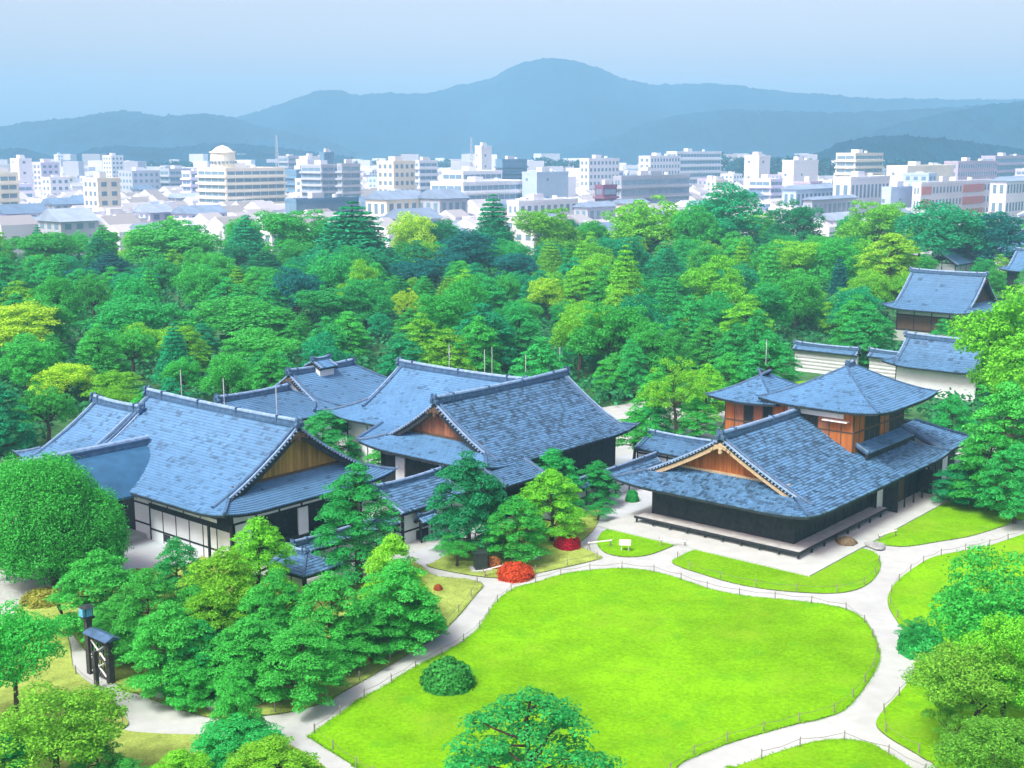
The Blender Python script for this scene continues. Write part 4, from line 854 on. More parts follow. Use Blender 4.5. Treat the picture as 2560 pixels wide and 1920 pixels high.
def make_pine(seed, h=5.5, w=2.5, leaf=.13, dens=1., tiers=6, start=.34, pad=.5, lean=.5):
    """Cloud-pruned pine: flat foliage pads in tiers on a leaning trunk."""
    r = np.random.default_rng(seed); cr, tr = MB(), MB(); path = [np.array([0, 0, 0.])]; off = r.normal(0, lean * .25, (6, 2)); 
    for i in range(1, 7): path.append(np.array([off[i - 1, 0] * i / 6, off[i - 1, 1] * i / 6, h * .93 * i / 6]))
    for i in range(6): tr.tube(path[i], path[i + 1], .045 * h * (1 - i / 7.5) * .7, .045 * h * (1 - (i + 1) / 7.5) * .7, 7 if False else 6, False)
    at = lambda z: np.array([np.interp(z, [p[2] for p in path], [p[j] for p in path]) for j in range(2)] + [z])
    n = tiers * 11
    for i in range(n + 1):
        s = (i + .5) / n if i < n else 1.; cz = 1 - (1 - start * .9) * s ** .8 if i < n else 1.        # from the top of the dome down to the skirt
        rel = (cz - start * .8) / (1 - start * .8); env = w * math.sqrt(max(.02, 1 - max(rel, 0) ** 2.9)); inner = i % 4 == 3
        a = i * 2.39996 + r.normal(0, .3); pr = w * r.uniform(.17, .29) * pad * 2; rad = max(0., env * (.62 if inner else 1.) * r.uniform(.86, 1.04) - pr * .7) if i < n else 0.
        z = h * cz * .97 + r.normal(0, h * .012) - (pr * .3 if i < n else 0)
        c = at(min(z, h * .92)) * np.array([1, 1, 0]) + np.array([math.cos(a) * rad, math.sin(a) * rad, z]); k_ = int(dens * 2.1 * pr * pr / (leaf * leaf * .55))
        th = r.uniform(0, 6.28, k_); q = np.sqrt(r.random(k_)); wob = 1 + .2 * np.sin(3 * th + i) + .12 * np.sin(7 * th); top = pr * .34 * (1 - q ** 2)
        under = r.random(k_) < .18; zz = np.where(under, -pr * .08 * (1 - q), top) + r.normal(0, pr * .05, k_) + (r.random(k_) < .08) * r.uniform(0, .25, k_) * pr; q = q * (1 + (r.random(k_) < .12) * r.uniform(0, .3, k_))
        out = .22 * (rad / w)                                                                # outer pads tip gently outwards
        P = np.stack([c[0] + np.cos(th) * q * pr * wob, c[1] + np.sin(th) * q * pr * wob, c[2] + zz - out * q * pr * np.cos(th - a)], 1)
        N_ = np.stack([np.cos(th) * q * .7, np.sin(th) * q * .7, np.full(k_, 1.)], 1) + r.normal(0, .34, (k_, 3)); leaves(cr, P, N_, leaf, r)
        if i % 3 == 0 and rad > .3: limb(tr, at(min(z * .9, h * .9) - .15 * rad), c - np.array([0, 0, .06]), .02 * w, .008 * w, r)
    return tr.data('trunk'), cr.data('crown'), h, w
def make_broad(seed, h=12., w=4.5, leaf=.26, n=70, low=.28, core=.30, flat=.8, lobes=6, dens=1.):
    """Broadleaf crown: several overlapping sub-crowns of different size on forking limbs, so that the outline is broken."""
    r = np.random.default_rng(seed); cr, tr = MB(), MB(); z0 = h * low
    fork = np.array([r.normal(0, .2), r.normal(0, .2), h * .38]); limb(tr, (0, 0, 0), fork, .028 * h, .018 * h, r)
    subs = [(np.array([r.normal(0, .1 * w), r.normal(0, .1 * w), h * .70]), .62 * w, h * .30)]
    for i in range(lobes):
        a = i * 2.39996 + r.normal(0, .4); zc = r.uniform(.30, .74); rr = w * r.uniform(.34, .52); rad = max(.1, w * r.uniform(.86, 1.08) - rr) * (1 - .35 * max(0, zc - .5) / .3)
        subs.append((np.array([math.cos(a) * rad, math.sin(a) * rad, z0 + (h - z0) * zc]), rr, min(rr * r.uniform(.75, 1.1), (h - z0) * .34)))
    tot = sum(q[1] ** 2 for q in subs)
    for c0, rx, rz in subs:
        m = max(6, int(n * 1.25 * rx * rx / tot)); limb(tr, fork, c0, .012 * h, .004 * h, r); ph = r.uniform(0, 6.28)
        for i in range(m):
            zc = 1 - 1.72 * (i + .5) / m; a = ph + i * 2.39996 + r.normal(0, .3); s = math.sqrt(max(0, 1 - zc * zc)); rad = core * w * r.uniform(.45, 1.) * .85
            c = c0 + np.array([math.cos(a) * s * rx, math.sin(a) * s * rx, zc * rz]) * r.uniform(.62, 1.02)
            if c[2] < z0 * .6 + rad * .4: continue
            clump(cr, c, rad, int(dens * 3.4 * rad * rad / (leaf * leaf)) + 16, leaf, r, flat, .6)
    return tr.data('trunk'), cr.data('crown'), h, w
def make_dome(seed, h=8.5, w=4.3, leaf=.07):
    """Dense clipped tree: a tall dome with a lower hump on one side, closely set tufts running down its flanks."""
    r = np.random.default_rng(seed); cr, tr = MB(), MB(); limb(tr, (0, 0, 0), (0, 0, h * .6), .26, .12, r)
    for cx_, cz_, rx, rz, n in ((-.12 * w, .50 * h, .84 * w, .50 * h, 150), (.48 * w, .36 * h, .56 * w, .36 * h, 80)):
        for i in range(n):
            zc = 1 - 1.9 * (i + .5) / n; a = i * 2.39996; s = math.sqrt(max(0, 1 - zc * zc)) ** .85; rad = w * r.uniform(.09, .23); jt = r.uniform(.86, 1.07)
            clump(cr, (cx_ + math.cos(a) * s * (rx - rad * .7) * jt, math.sin(a) * s * (rx - rad * .7) * jt, cz_ + zc * (rz - rad * .6) * jt), rad, int(5.2 * rad * rad / (leaf * leaf)) + 16, leaf, r, 1.35, .6)
        for i in range(n // 3): clump(cr, (cx_ + r.normal(0, .28) * rx, r.normal(0, .28) * rx, cz_ + r.uniform(-.6, .5) * rz), w * .2, 260, leaf * 1.3, r, 1.2, .6)
    return tr.data('trunk'), cr.data('crown'), h, w
def make_conifer(seed, h=15., w=3.6, leaf=.17):
    r = np.random.default_rng(seed); cr, tr = MB(), MB(); tr.tube((0, 0, 0), (0, 0, h * .97), .022 * h, .004 * h, 6, False)
    for i in range(15):
        s = .16 + .84 * i / 14; env = w * (1 - s) ** .72 * r.uniform(.85, 1.1) + .25; n = max(2, int(3 + 6 * env / w)); ph = r.uniform(0, 6.28)
        for j in range(n):
            a = ph + 2 * np.pi * j / n; c = np.array([math.cos(a) * env * .68, math.sin(a) * env * .68, h * s - env * .12]); clump(cr, c, env * .46 + .15, int(230 * (env / w + .3)), leaf, r, .62, .6)
    return tr.data('trunk'), cr.data('crown'), h, w
def make_shrub(seed, leaf=.075, n=4600, flat=.75):
    r = np.random.default_rng(seed); cr, tr = MB(), MB(); d = r.normal(size=(n * 2, 3)); d /= np.linalg.norm(d, axis=1, keepdims=True); d = d[d[:, 2] > -.1][:n]
    k = (1 + .05 * np.sin(6 * d[:, 0] + seed) * np.sin(5 * d[:, 2] + seed) + .05 * np.sin(9 * d[:, 1] + 2 * seed) + r.normal(0, .045, len(d))) / (np.abs(d) ** 2.25).sum(1) ** (1 / 2.25); P = d * k[:, None] * r.uniform(.86, 1.0, (len(d), 1)); P[:, 2] = np.clip(P[:, 2], .01, None)
    leaves(cr, P, d + r.normal(0, .35, d.shape), leaf, r); tr.tube((0, 0, 0), (0, 0, .6), .08, .04, 6, False)
    for i in range(5): a = i * 1.26; tr.tube((0, 0, .1), (math.cos(a) * .6, math.sin(a) * .6, .55), .04, .02, 6, False)
    return tr.data('stem'), cr.data('foliage'), 1., 1.
PROTO = {
    'pine': [make_pine(s, 5.5, 2.6, .062, 1., 7, .20, .5, .6) for s in (1, 2, 3, 4, 5)],
    'openpine': [make_pine(s, 6.2, 3.2, .07, .8, 6, .22, .44, .9) for s in (21, 22)],
    'tallpine': [make_pine(s, 8.2, 2.8, .068, .95, 9, .16, .5, .5) for s in (11,)],
    'smallpine': [make_pine(s, 5.2, 1.9, .07, 1., 4, .42, .6, .5) for s in (12, 13)],
    'forestpine': [make_pine(s, 10., 4., .125, 1., 8, .14, .5, .8) for s in (31, 32, 33, 34)],
    'broad': [make_broad(s, 12, 4.6, .135, n_, lo_, co_, fl_, lb_) for s, n_, lo_, co_, fl_, lb_ in ((41, 96, .12, .30, .8, 6), (42, 120, .08, .24, .9, 9), (43, 84, .14, .32, .7, 4), (44, 110, .05, .26, 1.15, 7), (45, 90, .12, .29, .8, 5), (46, 130, .10, .22, 1.0, 12), (47, 80, .16, .33, .65, 3))],
    'lowbroad': [make_broad(s, 6.2, 3., .062, 84, .10, .28) for s in (51, 52, 53)],
    'round': [make_dome(61)],
    'airy': [make_broad(s, 6.2, 3., .06, 46, .08, .24, .7, 7, .8) for s in (55, 56, 57)],
    'conifer': [make_conifer(s) for s in (71, 72, 73)],
    'shrub': [make_shrub(s) for s in (81, 82, 83)],
}
for kd, L_ in PROTO.items():
    for t_, c_, _, _ in L_: t_.materials.append(MATS['bark']); c_.materials.append(MATS['leaf'])
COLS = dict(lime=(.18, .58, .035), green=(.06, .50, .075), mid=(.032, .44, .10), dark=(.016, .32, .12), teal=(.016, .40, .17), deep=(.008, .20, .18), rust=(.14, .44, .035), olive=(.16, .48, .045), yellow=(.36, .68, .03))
cnt = [0]
def put_tree(kind, x, y, h, w, colr, label, name, cat='tree', group=None, var=None, z=0.):
    P = PROTO[kind]; t_, c_, h0, w0 = P[(cnt[0] if var is None else var) % len(P)]; cnt[0] += 1
    root = thing(name, label, cat, (x, y, z), random.uniform(0, 6.28) if kind != 'round' else .2, group); sx = w / w0 * (1.12 if kind in ('broad', 'lowbroad', 'airy') else 1.06); sz = h / h0
    asp = random.uniform(.86, 1.16) if group else 1.
    n1, n2 = ('stem', 'foliage') if kind == 'shrub' else ('trunk', 'crown')
    for nm, me in ((n1, t_), (n2, c_)):
        o = link(nm, me, root); o.scale = (sx * asp, sx / asp, sz)
        if me is c_:
            c = COLS.get(colr, colr) if isinstance(colr, str) else colr; k = random.uniform(.85, 1.15); o.color = (c[0] * k * random.uniform(.85, 1.15), c[1] * k, c[2] * k, 1)
    return root
for (x, y, h, w, kind, colr), label in zip(FORE, FORE_LABELS):
    kk = {'broad': 'airy' if 'bright leafy' in label else 'lowbroad', 'shrub': 'airy'}.get(kind, kind)
    if h > 9 and kind == 'pine': kk = 'forestpine'
    if h > 12 and kind == 'broad': kk = 'broad'
    if 'open layered' in label: kk = 'openpine'
    nm = {'round': 'clipped_tree', 'shrub': 'shrub', 'broad': 'leafy_tree'}.get(kind, 'pine_tree')
    put_tree(kk, x, y, h, w, colr, label, nm, 'shrub' if kind == 'shrub' else 'tree')
# the castle woods between the palaces and the city
placed = [(r_[0], r_[1]) for r_ in FORE]
KEEP = [(65.7, 188.5, 12), (60, 180, 6), (47.5, 145, 8), (40, 158, 7), (47, 153, 6), (16, 128, 9), (121, 300, 18), (101, 246, 10), (101, 282, 10), (36, 150, 6), (17.6, 170, 3.5)]
WL = {'lime': 'bright lime', 'green': 'mid green', 'mid': 'deep green', 'dark': 'dark green', 'teal': 'teal green', 'deep': 'very dark bluish', 'yellow': 'yellow-green', 'olive': 'olive green'}
KW = {'broad': 'rounded leafy tree', 'forestpine': 'layered pine', 'conifer': 'tall pointed conifer'}
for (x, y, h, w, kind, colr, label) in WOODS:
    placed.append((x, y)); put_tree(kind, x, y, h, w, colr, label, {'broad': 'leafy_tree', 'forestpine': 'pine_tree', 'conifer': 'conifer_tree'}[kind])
MARKS = [(65.7, 188, 'near the gatehouse'), (47.5, 145, 'near the white storehouse'), (40, 158, 'by the striped castle wall'), (16, 130, 'by the white gravel clearing'), (121, 300, 'near the broad pale hip roof'), (101, 246, 'near the castle turret'), (17.6, 170, 'near the small garden shelter'), (-27, 138, 'behind the kitchen hall'), (-58, 128, 'behind the long palace'), (-8, 136, 'behind the crossing roofs')]
MARKS += [(r_[0], r_[1], m_) for r_, m_ in ((WOODS[0], 'around the broad teal conifer'), (WOODS[1], 'around the pointed teal cedar'), (WOODS[5], 'around the tall lime tree'), (WOODS[7], 'around the small round yellow-green tree'), (WOODS[9], 'below the white houses of the city edge'), (WOODS[10], 'below the banded apartment block'), (WOODS[13], 'below the round-drum hotel'), (WOODS[15], 'below the long grey banded block'), (WOODS[16], 'around the high teal-green tree'), (WOODS[19], 'below the white gymnasium hall'), (WOODS[20], 'before the red and white school'), (WOODS[22], 'around the brightest layered pine'), (WOODS[23], 'around the round lime tree'), (WOODS[26], 'around the large yellow-lime tree'), (WOODS[29], 'around the broad domed green tree'))]
def free(x, y, d):
    for a, c in placed:
        if (a - x) ** 2 + (c - y) ** 2 < d * d: return False
    for a, c, r_ in KEEP:
        if (a - x) ** 2 + (c - y) ** 2 < r_ * r_: return False
    u = np.array([x, y]) - PO; lx, ly = u @ PB, u @ PA
    return not ((-36 < lx < -8 and -4 < ly < 57) or (-8 <= lx < 13 and -4 < ly < 65) or (13 <= lx < 34 and -4 < ly < 21) or (12 <= lx < 20 and 50 < ly < 66))
tries = 0; nw = 0
while nw < 345 and tries < 40000:
    tries += 1; y = random.uniform(92, 326); lim = y * .43 + 8; x = random.uniform(-lim, lim)
    near = y < 175
    if y < 118 and x > -43: continue
    if y < 132 and -12 < x < 40: continue
    if x > 40 and y < 132 and x < 50: continue
    if not free(x, y, 4.0 + 2.2 * (y - 118) / 200 + random.uniform(0, 1.2)): continue
    f = (y - 120) / 200; kind = random.choices(('forestpine', 'broad', 'conifer'), (.62, .36, .02) if near else ((.42, .48, .10) if y < 240 else (.22, .62, .16)))[0]
    h = {'forestpine': 7.2 + 4.5 * f, 'broad': 8. + 5. * f, 'conifer': 10 + 6 * f}[kind] * random.uniform(.85, 1.15); w = {'forestpine': .42, 'broad': .42, 'conifer': .22}[kind] * h * random.uniform(.85, 1.2)
    rightside = x > 10
    colr = random.choices(('lime', 'green', 'mid', 'teal', 'dark', 'deep'), (.30, .40, .18, .09, .03, .0) if rightside else (.17, .36, .24, .16, .06, .01))[0]
    if y < 158 and .215 < x / y < .345: continue       # open ground before the castle walls
    if y > 178 and .325 < x / y < .45 and y < 300: h *= .62; w *= .8
    if 150 < y < 186 and .30 < x / y < .375: h *= .7
    for hx_, hy_, hh_, hw_, *_r in WOODS:                # leave the outstanding trees standing clear of the crowd
        if y < hy_ and abs(x / y - hx_ / hy_) < (hw_ + w) * .8 / y and hy_ - y < 90: h = min(h, 28 - (28 - hh_ * .5) * y / hy_)
    h = min(h, 28 - y * (.0585 if x / y < -.28 else (.0505 if x < 0 else .045)) + random.uniform(-1.5, .5))      # the skyline of the wood dips towards the town on the left
    if h < 3.6: continue
    w = min(w, h * .43); placed.append((x, y)); nw += 1
    mark = min(MARKS, key=lambda m: (m[0] - x) ** 2 + (m[1] - y) ** 2)[2]
    size = 'tall' if h > 11.5 else ('small' if h < 8 else 'medium')
    put_tree(kind, x, y, h, w, colr, f'{size} {WL[colr]} {KW[kind]} {mark}', {'broad': 'leafy_tree', 'forestpine': 'pine_tree', 'conifer': 'conifer_tree'}[kind], 'tree', 'trees of the castle woods')
# understorey that closes the wood below the crowns: nobody could count it
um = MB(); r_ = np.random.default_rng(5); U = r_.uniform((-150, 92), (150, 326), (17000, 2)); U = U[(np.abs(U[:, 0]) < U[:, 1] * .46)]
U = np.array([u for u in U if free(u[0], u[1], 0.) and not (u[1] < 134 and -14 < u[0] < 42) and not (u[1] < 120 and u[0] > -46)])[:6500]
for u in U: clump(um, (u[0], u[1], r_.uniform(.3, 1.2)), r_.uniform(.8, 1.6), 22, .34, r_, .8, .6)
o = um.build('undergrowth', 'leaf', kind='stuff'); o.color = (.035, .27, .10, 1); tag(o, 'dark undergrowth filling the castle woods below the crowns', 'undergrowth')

# clipped bushes
def bush(x, y, w, h, colr, label, var=0): put_tree('shrub', x, y, h, w, colr, label, 'clipped_bush', 'bush', None, var)
for x, y, w, h, colr, label, var in BUSHES: bush(x, y, w, h, colr, label, var)

# ------------------------------------------------------------------ the city
CC = dict(white=(.74, .78, .84), cream=(.76, .74, .64), grey=(.42, .48, .56), paleblue=(.45, .60, .76), maroon=(.22, .12, .20), pink=(.72, .48, .50), mauve=(.46, .43, .54), glass=(.16, .30, .44), brick=(.62, .24, .22), lilac=(.62, .62, .78))
def city_block(x, y, la, lb, h, style, floors, colr, label, group=None, cat='building', name='city_building', roofcol=None, detail=True):
    """A city block standing on the street grid: body, parapet, one glazing row per storey, roof plant."""
    root = thing(name, label, cat, (x, y, 0), PROT, group); c = CC[colr]; fh = h / floors
    k = random.uniform(.9, 1.1)
    def prt(nm, mb, m, cc=None, parent=None, kind=None):
        o = mb.build(nm, m, parent or root, kind=kind)
        if cc: o.color = (cc[0] * k, cc[1] * k, cc[2] * k, 1)
        return o
    bd = MB().box(0, lb, 0, la, -.5, h)
    body = prt('body', bd, 'facade', c)
    if style == 'gable':
        e = .6; zr = h + la * .28
        V = [(-e, -e, h), (lb + e, -e, h), (lb + e, la + e, h), (-e, la + e, h), (-e, la / 2, zr), (lb + e, la / 2, zr)]
        prt('roof', MB().add(V, [(0, 1, 5, 4), (2, 3, 4, 5), (1, 2, 5, 5), (3, 0, 4, 4), (0, 3, 2, 1)]), 'city_roof', roofcol or (.22, .32, .46))
    else:
        p = MB(); t = .35
        for a in ((-.1, lb + .1, -.1, t), (-.1, lb + .1, la - t, la + .1), (-.1, t, t, la - t), (lb - t, lb + .1, t, la - t)): p.box(*a, h - .05, h + .9)
        prt('parapet', p, 'facade', c)
        if not detail: prt('roof_plant', MB().box(lb * .3, lb * .6, la * .3, la * .6, h, h + random.uniform(1.2, 2.8)), 'facade', (.66, .7, .76))
        if detail:
            w1 = min(5., lb * .35); prt('roof_plant', MB().box(lb * .3, lb * .3 + w1, la * .3, la * .3 + min(4, la * .4), h, h + 2.6), 'facade', (.66, .7, .76)); prt('water_tank', MB().tube((lb * .7, la * .5, h), (lb * .7, la * .5, h + 1.9), .9, .9, 8), 'facade', (.7, .76, .82))
    if style == 'plain':
        g = MB()
        for f in range(floors):
            if f % 2 == 0: g.box(-.06, .05, la * .6, la * .6 + 1.2, f * fh + .9, f * fh + 2.1); g.box(lb * .3, lb * .3 + 1.4, -.06, .05, f * fh + .9, f * fh + 2.1)
        prt('glazing', g, 'glass', kind='stuff'); return root
    rows = [MB() for _ in range(floors)]; lg = MB()
    for f in range(floors):
        g = rows[f]; z0, z1 = f * fh + .32 * fh, f * fh + .80 * fh
        for L, ax in ((lb, 0), (la, 1)):
            if style == 'band':
                n = max(2, int(L / 3.6)); e = np.linspace(.6, L - .6, n + 1)
                for i in range(n):
                    a, c_ = e[i] + .15, e[i + 1] - .15
                    for off in ((-.07, .04), (None, None)):
                        if off[0] is None: continue
                        g.box(a, c_, *off, z0, z1) if ax == 0 else g.box(*off, a, c_, z0, z1)
            else:
                n = max(2, int(L / 3.0)); e = np.linspace(.4, L - .4, n + 1)
                for i in range(n):
                    m_ = (e[i] + e[i + 1]) / 2; ww = (e[i + 1] - e[i]) * .26
                    g.box(m_ - ww, m_ + ww, -.06, .04, z0, z1) if ax == 0 else g.box(-.06, .04, m_ - ww, m_ + ww, z0, z1)
        if style == 'band' and f: lg.box(-.9, lb + .3, -.9, -.101, f * fh - .18, f * fh + .55).box(-.9, -.101, -.1, la + .3, f * fh - .18, f * fh + .55)
    if detail:
        for f, g in enumerate(rows): prt('window_row', g, 'glass', None, body, 'stuff')
    else:
        a = MB()
        for g in rows:
            for v, f_, t_ in zip(g.v, g.f, g.t): a.v.append(v); a.f.append(f_ + a.n); a.t.append(t_)
            a.n += g.n
        prt('glazing', a, 'glass', None, body, 'stuff')
    if style == 'panels':                              # brick-red infill panels in a white frame
        for f in range(floors):
            for a, c_ in ((.4, lb * .13), (lb * .55, lb * .86)): prt('brick_panel', MB().box(a, c_, -.22, -.07, f * fh + .25 * fh, f * fh + .86 * fh), 'facade', (.60, .30, .30), body)
    if lg.n: prt('balcony', lg, 'facade', tuple(min(1, v * 1.08) for v in c), body)
    return root
for a in CITY: city_block(*a)
# drum on the hotel roof
hx = [a for a in CITY if 'round drum' in a[8]][0]
ht = [o for o in bpy.data.objects if o.get('label') == hx[8]][0]
dm_ = MB(); cxl, cyl = hx[3] * .22, hx[2] * .55
for z0, z1, r0 in ((0, 3.2, 5.0), (3.2, 6.6, 4.9), (6.6, 7.0, 5.2), (7.0, 8.6, 4.2)): dm_.tube((cxl, cyl, hx[4] + z0), (cxl, cyl, hx[4] + z1), r0, r0 * (.95 if z0 < 7 else .55), 24, False)
dm_.tube((cxl, cyl, hx[4] + 8.55), (cxl, cyl, hx[4] + 9.3), 2.4, .3, 24, False)
dd = dm_.build('roof_drum', 'facade', ht, smooth=False); dd.color = (.70, .70, .64, 1)
gl = MB()
for i in range(20): a = i * 6.283 / 20; gl.tube((cxl + 4.95 * math.cos(a), cyl + 4.95 * math.sin(a), hx[4] + 2.4), (cxl + 4.97 * math.cos(a), cyl + 4.97 * math.sin(a), hx[4] + 3.3), .55, .55, 4)
gl.build('window_row', 'glass', dd, kind='stuff')
# masts
def mast(x, y, z0, h, label):
    m_ = MB(); w = 1.3
    for sx, sy in ((-1, -1), (1, -1), (1, 1), (-1, 1)): m_.tube((sx * w, sy * w, 0), (sx * .25, sy * .25, h), .16, .1, 4)
    for i in range(int(h / 2.5)):
        z = i * 2.5; a = w - (w - .25) * z / h; c = w - (w - .25) * (z + 2.5) / h
        m_.tube((-a, -a, z), (c, -c, z + 2.5), .08, .08, 4).tube((a, -a, z), (-c, -c, z + 2.5), .08, .08, 4).tube((-a, -a, z), (-c, c, z + 2.5), .08, .08, 4)
    o = m_.build('lattice_mast', 'metal_grey'); o.location = (x, y, z0); tag(o, label, 'mast'); return o
mast(*MAST1, 'lattice radio mast standing behind the stepped white office complex'); mast(*MAST2, 'slim lattice mast rising right of the round-drum hotel')
# ordinary blocks filling the streets
taken = [(a[0] + PB[0] * a[3] / 2 + PA[0] * a[2] / 2, a[1] + PB[1] * a[3] / 2 + PA[1] * a[2] / 2, max(a[2], a[3]) * .55) for a in CITY]
def clear(x, y, r):
    return all((a - x) ** 2 + (c - y) ** 2 > (r + q) ** 2 for a, c, q in taken)
FILL = [('grid', 'white', 'small white flat-roofed block with rows of windows beyond the woods'), ('gable', 'grey', 'low town house with a blue-grey pitched roof beyond the woods'), ('gable', 'lilac', 'pale lilac town house with pitched roof beyond the woods'),
        ('band', 'lilac', 'pale lilac mid-rise block with balcony bands in the city'), ('grid', 'cream', 'small cream flat-roofed block in the city'), ('plain', 'white', 'plain white windowless-looking block in the city'), ('band', 'grey', 'grey mid-rise block with balcony bands in the city'), ('grid', 'paleblue', 'pale blue flat-roofed block in the city'), ('grid', 'mauve', 'mauve-grey flat-roofed block in the city')]
nf = 0; tr_ = 0
while nf < 290 and tr_ < 20000:
    tr_ += 1; u = random.random(); y = 350 + 950 * u ** 1.6; lim = y * .44 + 20; x = random.uniform(-lim, lim)
    la, lb = random.uniform(6, 12), random.uniform(7, 15)
    if not clear(x, y, max(la, lb) * .5): continue
    i = random.choices(range(9), (5, 4, 3, 2.5, 2, 2.5, 1.5, 1.5, 1))[0] if y > 430 else random.choices(range(3), (2, 3, 3))[0]
    st, cc, lab = FILL[i]; fl_ = random.randint(2, 3) if st == 'gable' or y < 430 else random.choices((2, 3, 4, 5, 6, 8), (3, 5, 4, 2, 1, .6))[0]
    if fl_ > 4: lb *= .8
    taken.append((x, y, max(la, lb) * .5)); nf += 1
    hm_ = min(CITY, key=lambda a: (a[0] - x) ** 2 + (a[1] - y) ** 2)[8].split(',')[0].split(' with ')[0]
    lab = ' '.join((lab.replace(' beyond the woods', '').replace(' in the city', '').replace(' windowless-looking', '') + ' near the ' + hm_).split()[:16])
    while lab.split()[-1] in ('the', 'a', 'of', 'in', 'and', 'its', 'between', 'beside', 'behind', 'above', 'below', 'right', 'left', 'at', 'on', 'near', 'white', 'grey', 'cream', 'long'): lab = ' '.join(lab.split()[:-1])
    city_block(x - PB[0] * lb / 2 - PA[0] * la / 2, y - PB[1] * lb / 2 - PA[1] * la / 2, la, lb, fl_ * 3.1, st, fl_, cc, lab, 'ordinary blocks of the city', 'building', 'town_house' if st == 'gable' else 'city_building', random.choice(((.20, .30, .44), (.30, .40, .55), (.14, .24, .38))), detail=False)
# the far city, too many and too small to count
fm = MB(); rf = np.random.default_rng(9)
for _ in range(1500):
    y = rf.uniform(1000, 1750); x = rf.uniform(-.5, .5) * y * 1.0; w, d_ = rf.uniform(8, 26, 2); h = rf.choice((6, 9, 12, 15, 20, 26), p=(.3, .3, .2, .1, .07, .03)); fm.box(x, x + w, y, y + d_, 0, h, rf.random())
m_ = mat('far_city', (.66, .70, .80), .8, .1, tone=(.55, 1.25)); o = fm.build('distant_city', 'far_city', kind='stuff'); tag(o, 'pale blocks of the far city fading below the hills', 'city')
# low roofs packed between the larger blocks, too many to count
lm = MB(); rl = np.random.default_rng(19); k_ = 0
while k_ < 3000:
    y = 345 + 800 * rl.random() ** 1.3; x = rl.uniform(-.46, .46) * y; w, d_ = rl.uniform(5, 12, 2)
    if not clear(x, y, 3.): continue
    k_ += 1; h = rl.uniform(4, 8.5); c = np.array([x, y]); t_ = rl.random(); P = [c, c + PB * w, c + PB * w + PA * d_, c + PA * d_]; V = [(*p, 0) for p in P] + [(*p, h) for p in P]
    if rl.random() < .55:
        m1, m2 = (P[0] + P[3]) / 2, (P[1] + P[2]) / 2; V += [(*m1, h + d_ * .25), (*m2, h + d_ * .25)]
        lm.add(V, [(0, 1, 5, 4), (3, 0, 4, 7), (1, 2, 6, 5), (2, 3, 7, 6), (7, 4, 8, 8), (5, 6, 9, 9)], .75 + .25 * t_); lm.add(V, [(4, 5, 9, 8), (6, 7, 8, 9)], .05 + .4 * t_)
    else: lm.add(V, [(0, 1, 5, 4), (3, 0, 4, 7), (1, 2, 6, 5), (2, 3, 7, 6), (4, 5, 6, 7)], .6 + .4 * t_)
    for s_ in range(2): 
        q = c + PB * w * (.25 + .4 * s_) - PA * .05; lm.add([(*q, h * .3), (*(q + PB * w * .2), h * .3), (*(q + PB * w * .2), h * .62), (*q, h * .62)], [(0, 1, 2, 3)], .0)
mat('low_town', (.66, .71, .80), .8, .1, tone=(.30, 1.15)); tag(lm.build('low_town', 'low_town', kind='stuff'), 'crowd of small pale and grey-blue roofs packed between the city blocks', 'town')
# dark wooded belts in the city
for n_, (x, y, L, hh, lab) in enumerate(BELTS):
    wm = MB(); rb = np.random.default_rng(100 + n_)
    for _ in range(int(L * 1.1)): clump(wm, (rb.uniform(-L / 2, L / 2), rb.uniform(-30, 30), rb.uniform(.25, .8) * hh), rb.uniform(3.5, 7), 55, 1.6, rb, .8, .6)
    o = wm.build('distant_wood', 'leaf', kind='stuff'); o.location = (x, y, 0); o.color = (.008, .10, .11, 1); tag(o, lab, 'wood')

# ------------------------------------------------------------------ garden furniture
def rope_fence(pts, label, step=2.25, group=None):
    P = np.array(pts, float); d = np.r_[0, np.cumsum(np.hypot(*np.diff(P, axis=0).T))]; n = max(2, int(d[-1] / step)); s = np.linspace(0, d[-1], n + 1)
    Q = np.stack([np.interp(s, d, P[:, 0]), np.interp(s, d, P[:, 1])], 1); base = Q[0]
    root = thing('rope_fence', label, 'fence', (base[0], base[1], 0), 0, group); me = None
    for i, q in enumerate(Q):
        m_ = MB().tube((0, 0, 0), (0, 0, .56), .034, .03, 6).tube((0, 0, .56), (0, 0, .6), .03, .012, 6)
        if me is None: o = m_.build('post', 'post_wood', root); me = o.data
        else: o = link('post', me, root)
        o.location = (q[0] - base[0], q[1] - base[1], 0); o.rotation_euler = (random.gauss(0, .03), random.gauss(0, .03), 0)
    rp = MB()
    for i in range(len(Q) - 1):
        a, c = Q[i] - base, Q[i + 1] - base; m1 = (a + c) / 2
        rp.tube((*a, .47), (*m1, .38), .012, .012, 4, False).tube((*m1, .38), (*c, .47), .012, .012, 4, False)
    rp.build('rope', 'rope', root)
def outline(k, i0, i1, off):
    P = OUT[k]; n = len(P); idx = [(i % n) for i in range(i0, i1)]; c = P.mean(0); Q = P[idx]; T = np.roll(P, -1, 0)[idx] - np.roll(P, 1, 0)[idx]; N_ = np.stack([T[:, 1], -T[:, 0]], 1); N_ /= np.linalg.norm(N_, axis=1, keepdims=True) + 1e-9
    area = .5 * np.sum(P[:, 0] * np.roll(P[:, 1], -1) - np.roll(P[:, 0], -1) * P[:, 1]); return Q + N_ * off * (1 if area > 0 else -1)
nm_ = len(OUT['main']); rope_fence(outline('main', 0, nm_ + 1, -.12), 'rope fence on low posts round the edge of the large lawn')
rope_fence(outline('east', 5, 90, -.12), 'rope fence on low posts along the lawn right of the forked path')
rope_fence(outline('south', 8, 42, -.12), 'rope fence on low posts along the lawn south of the path fork')
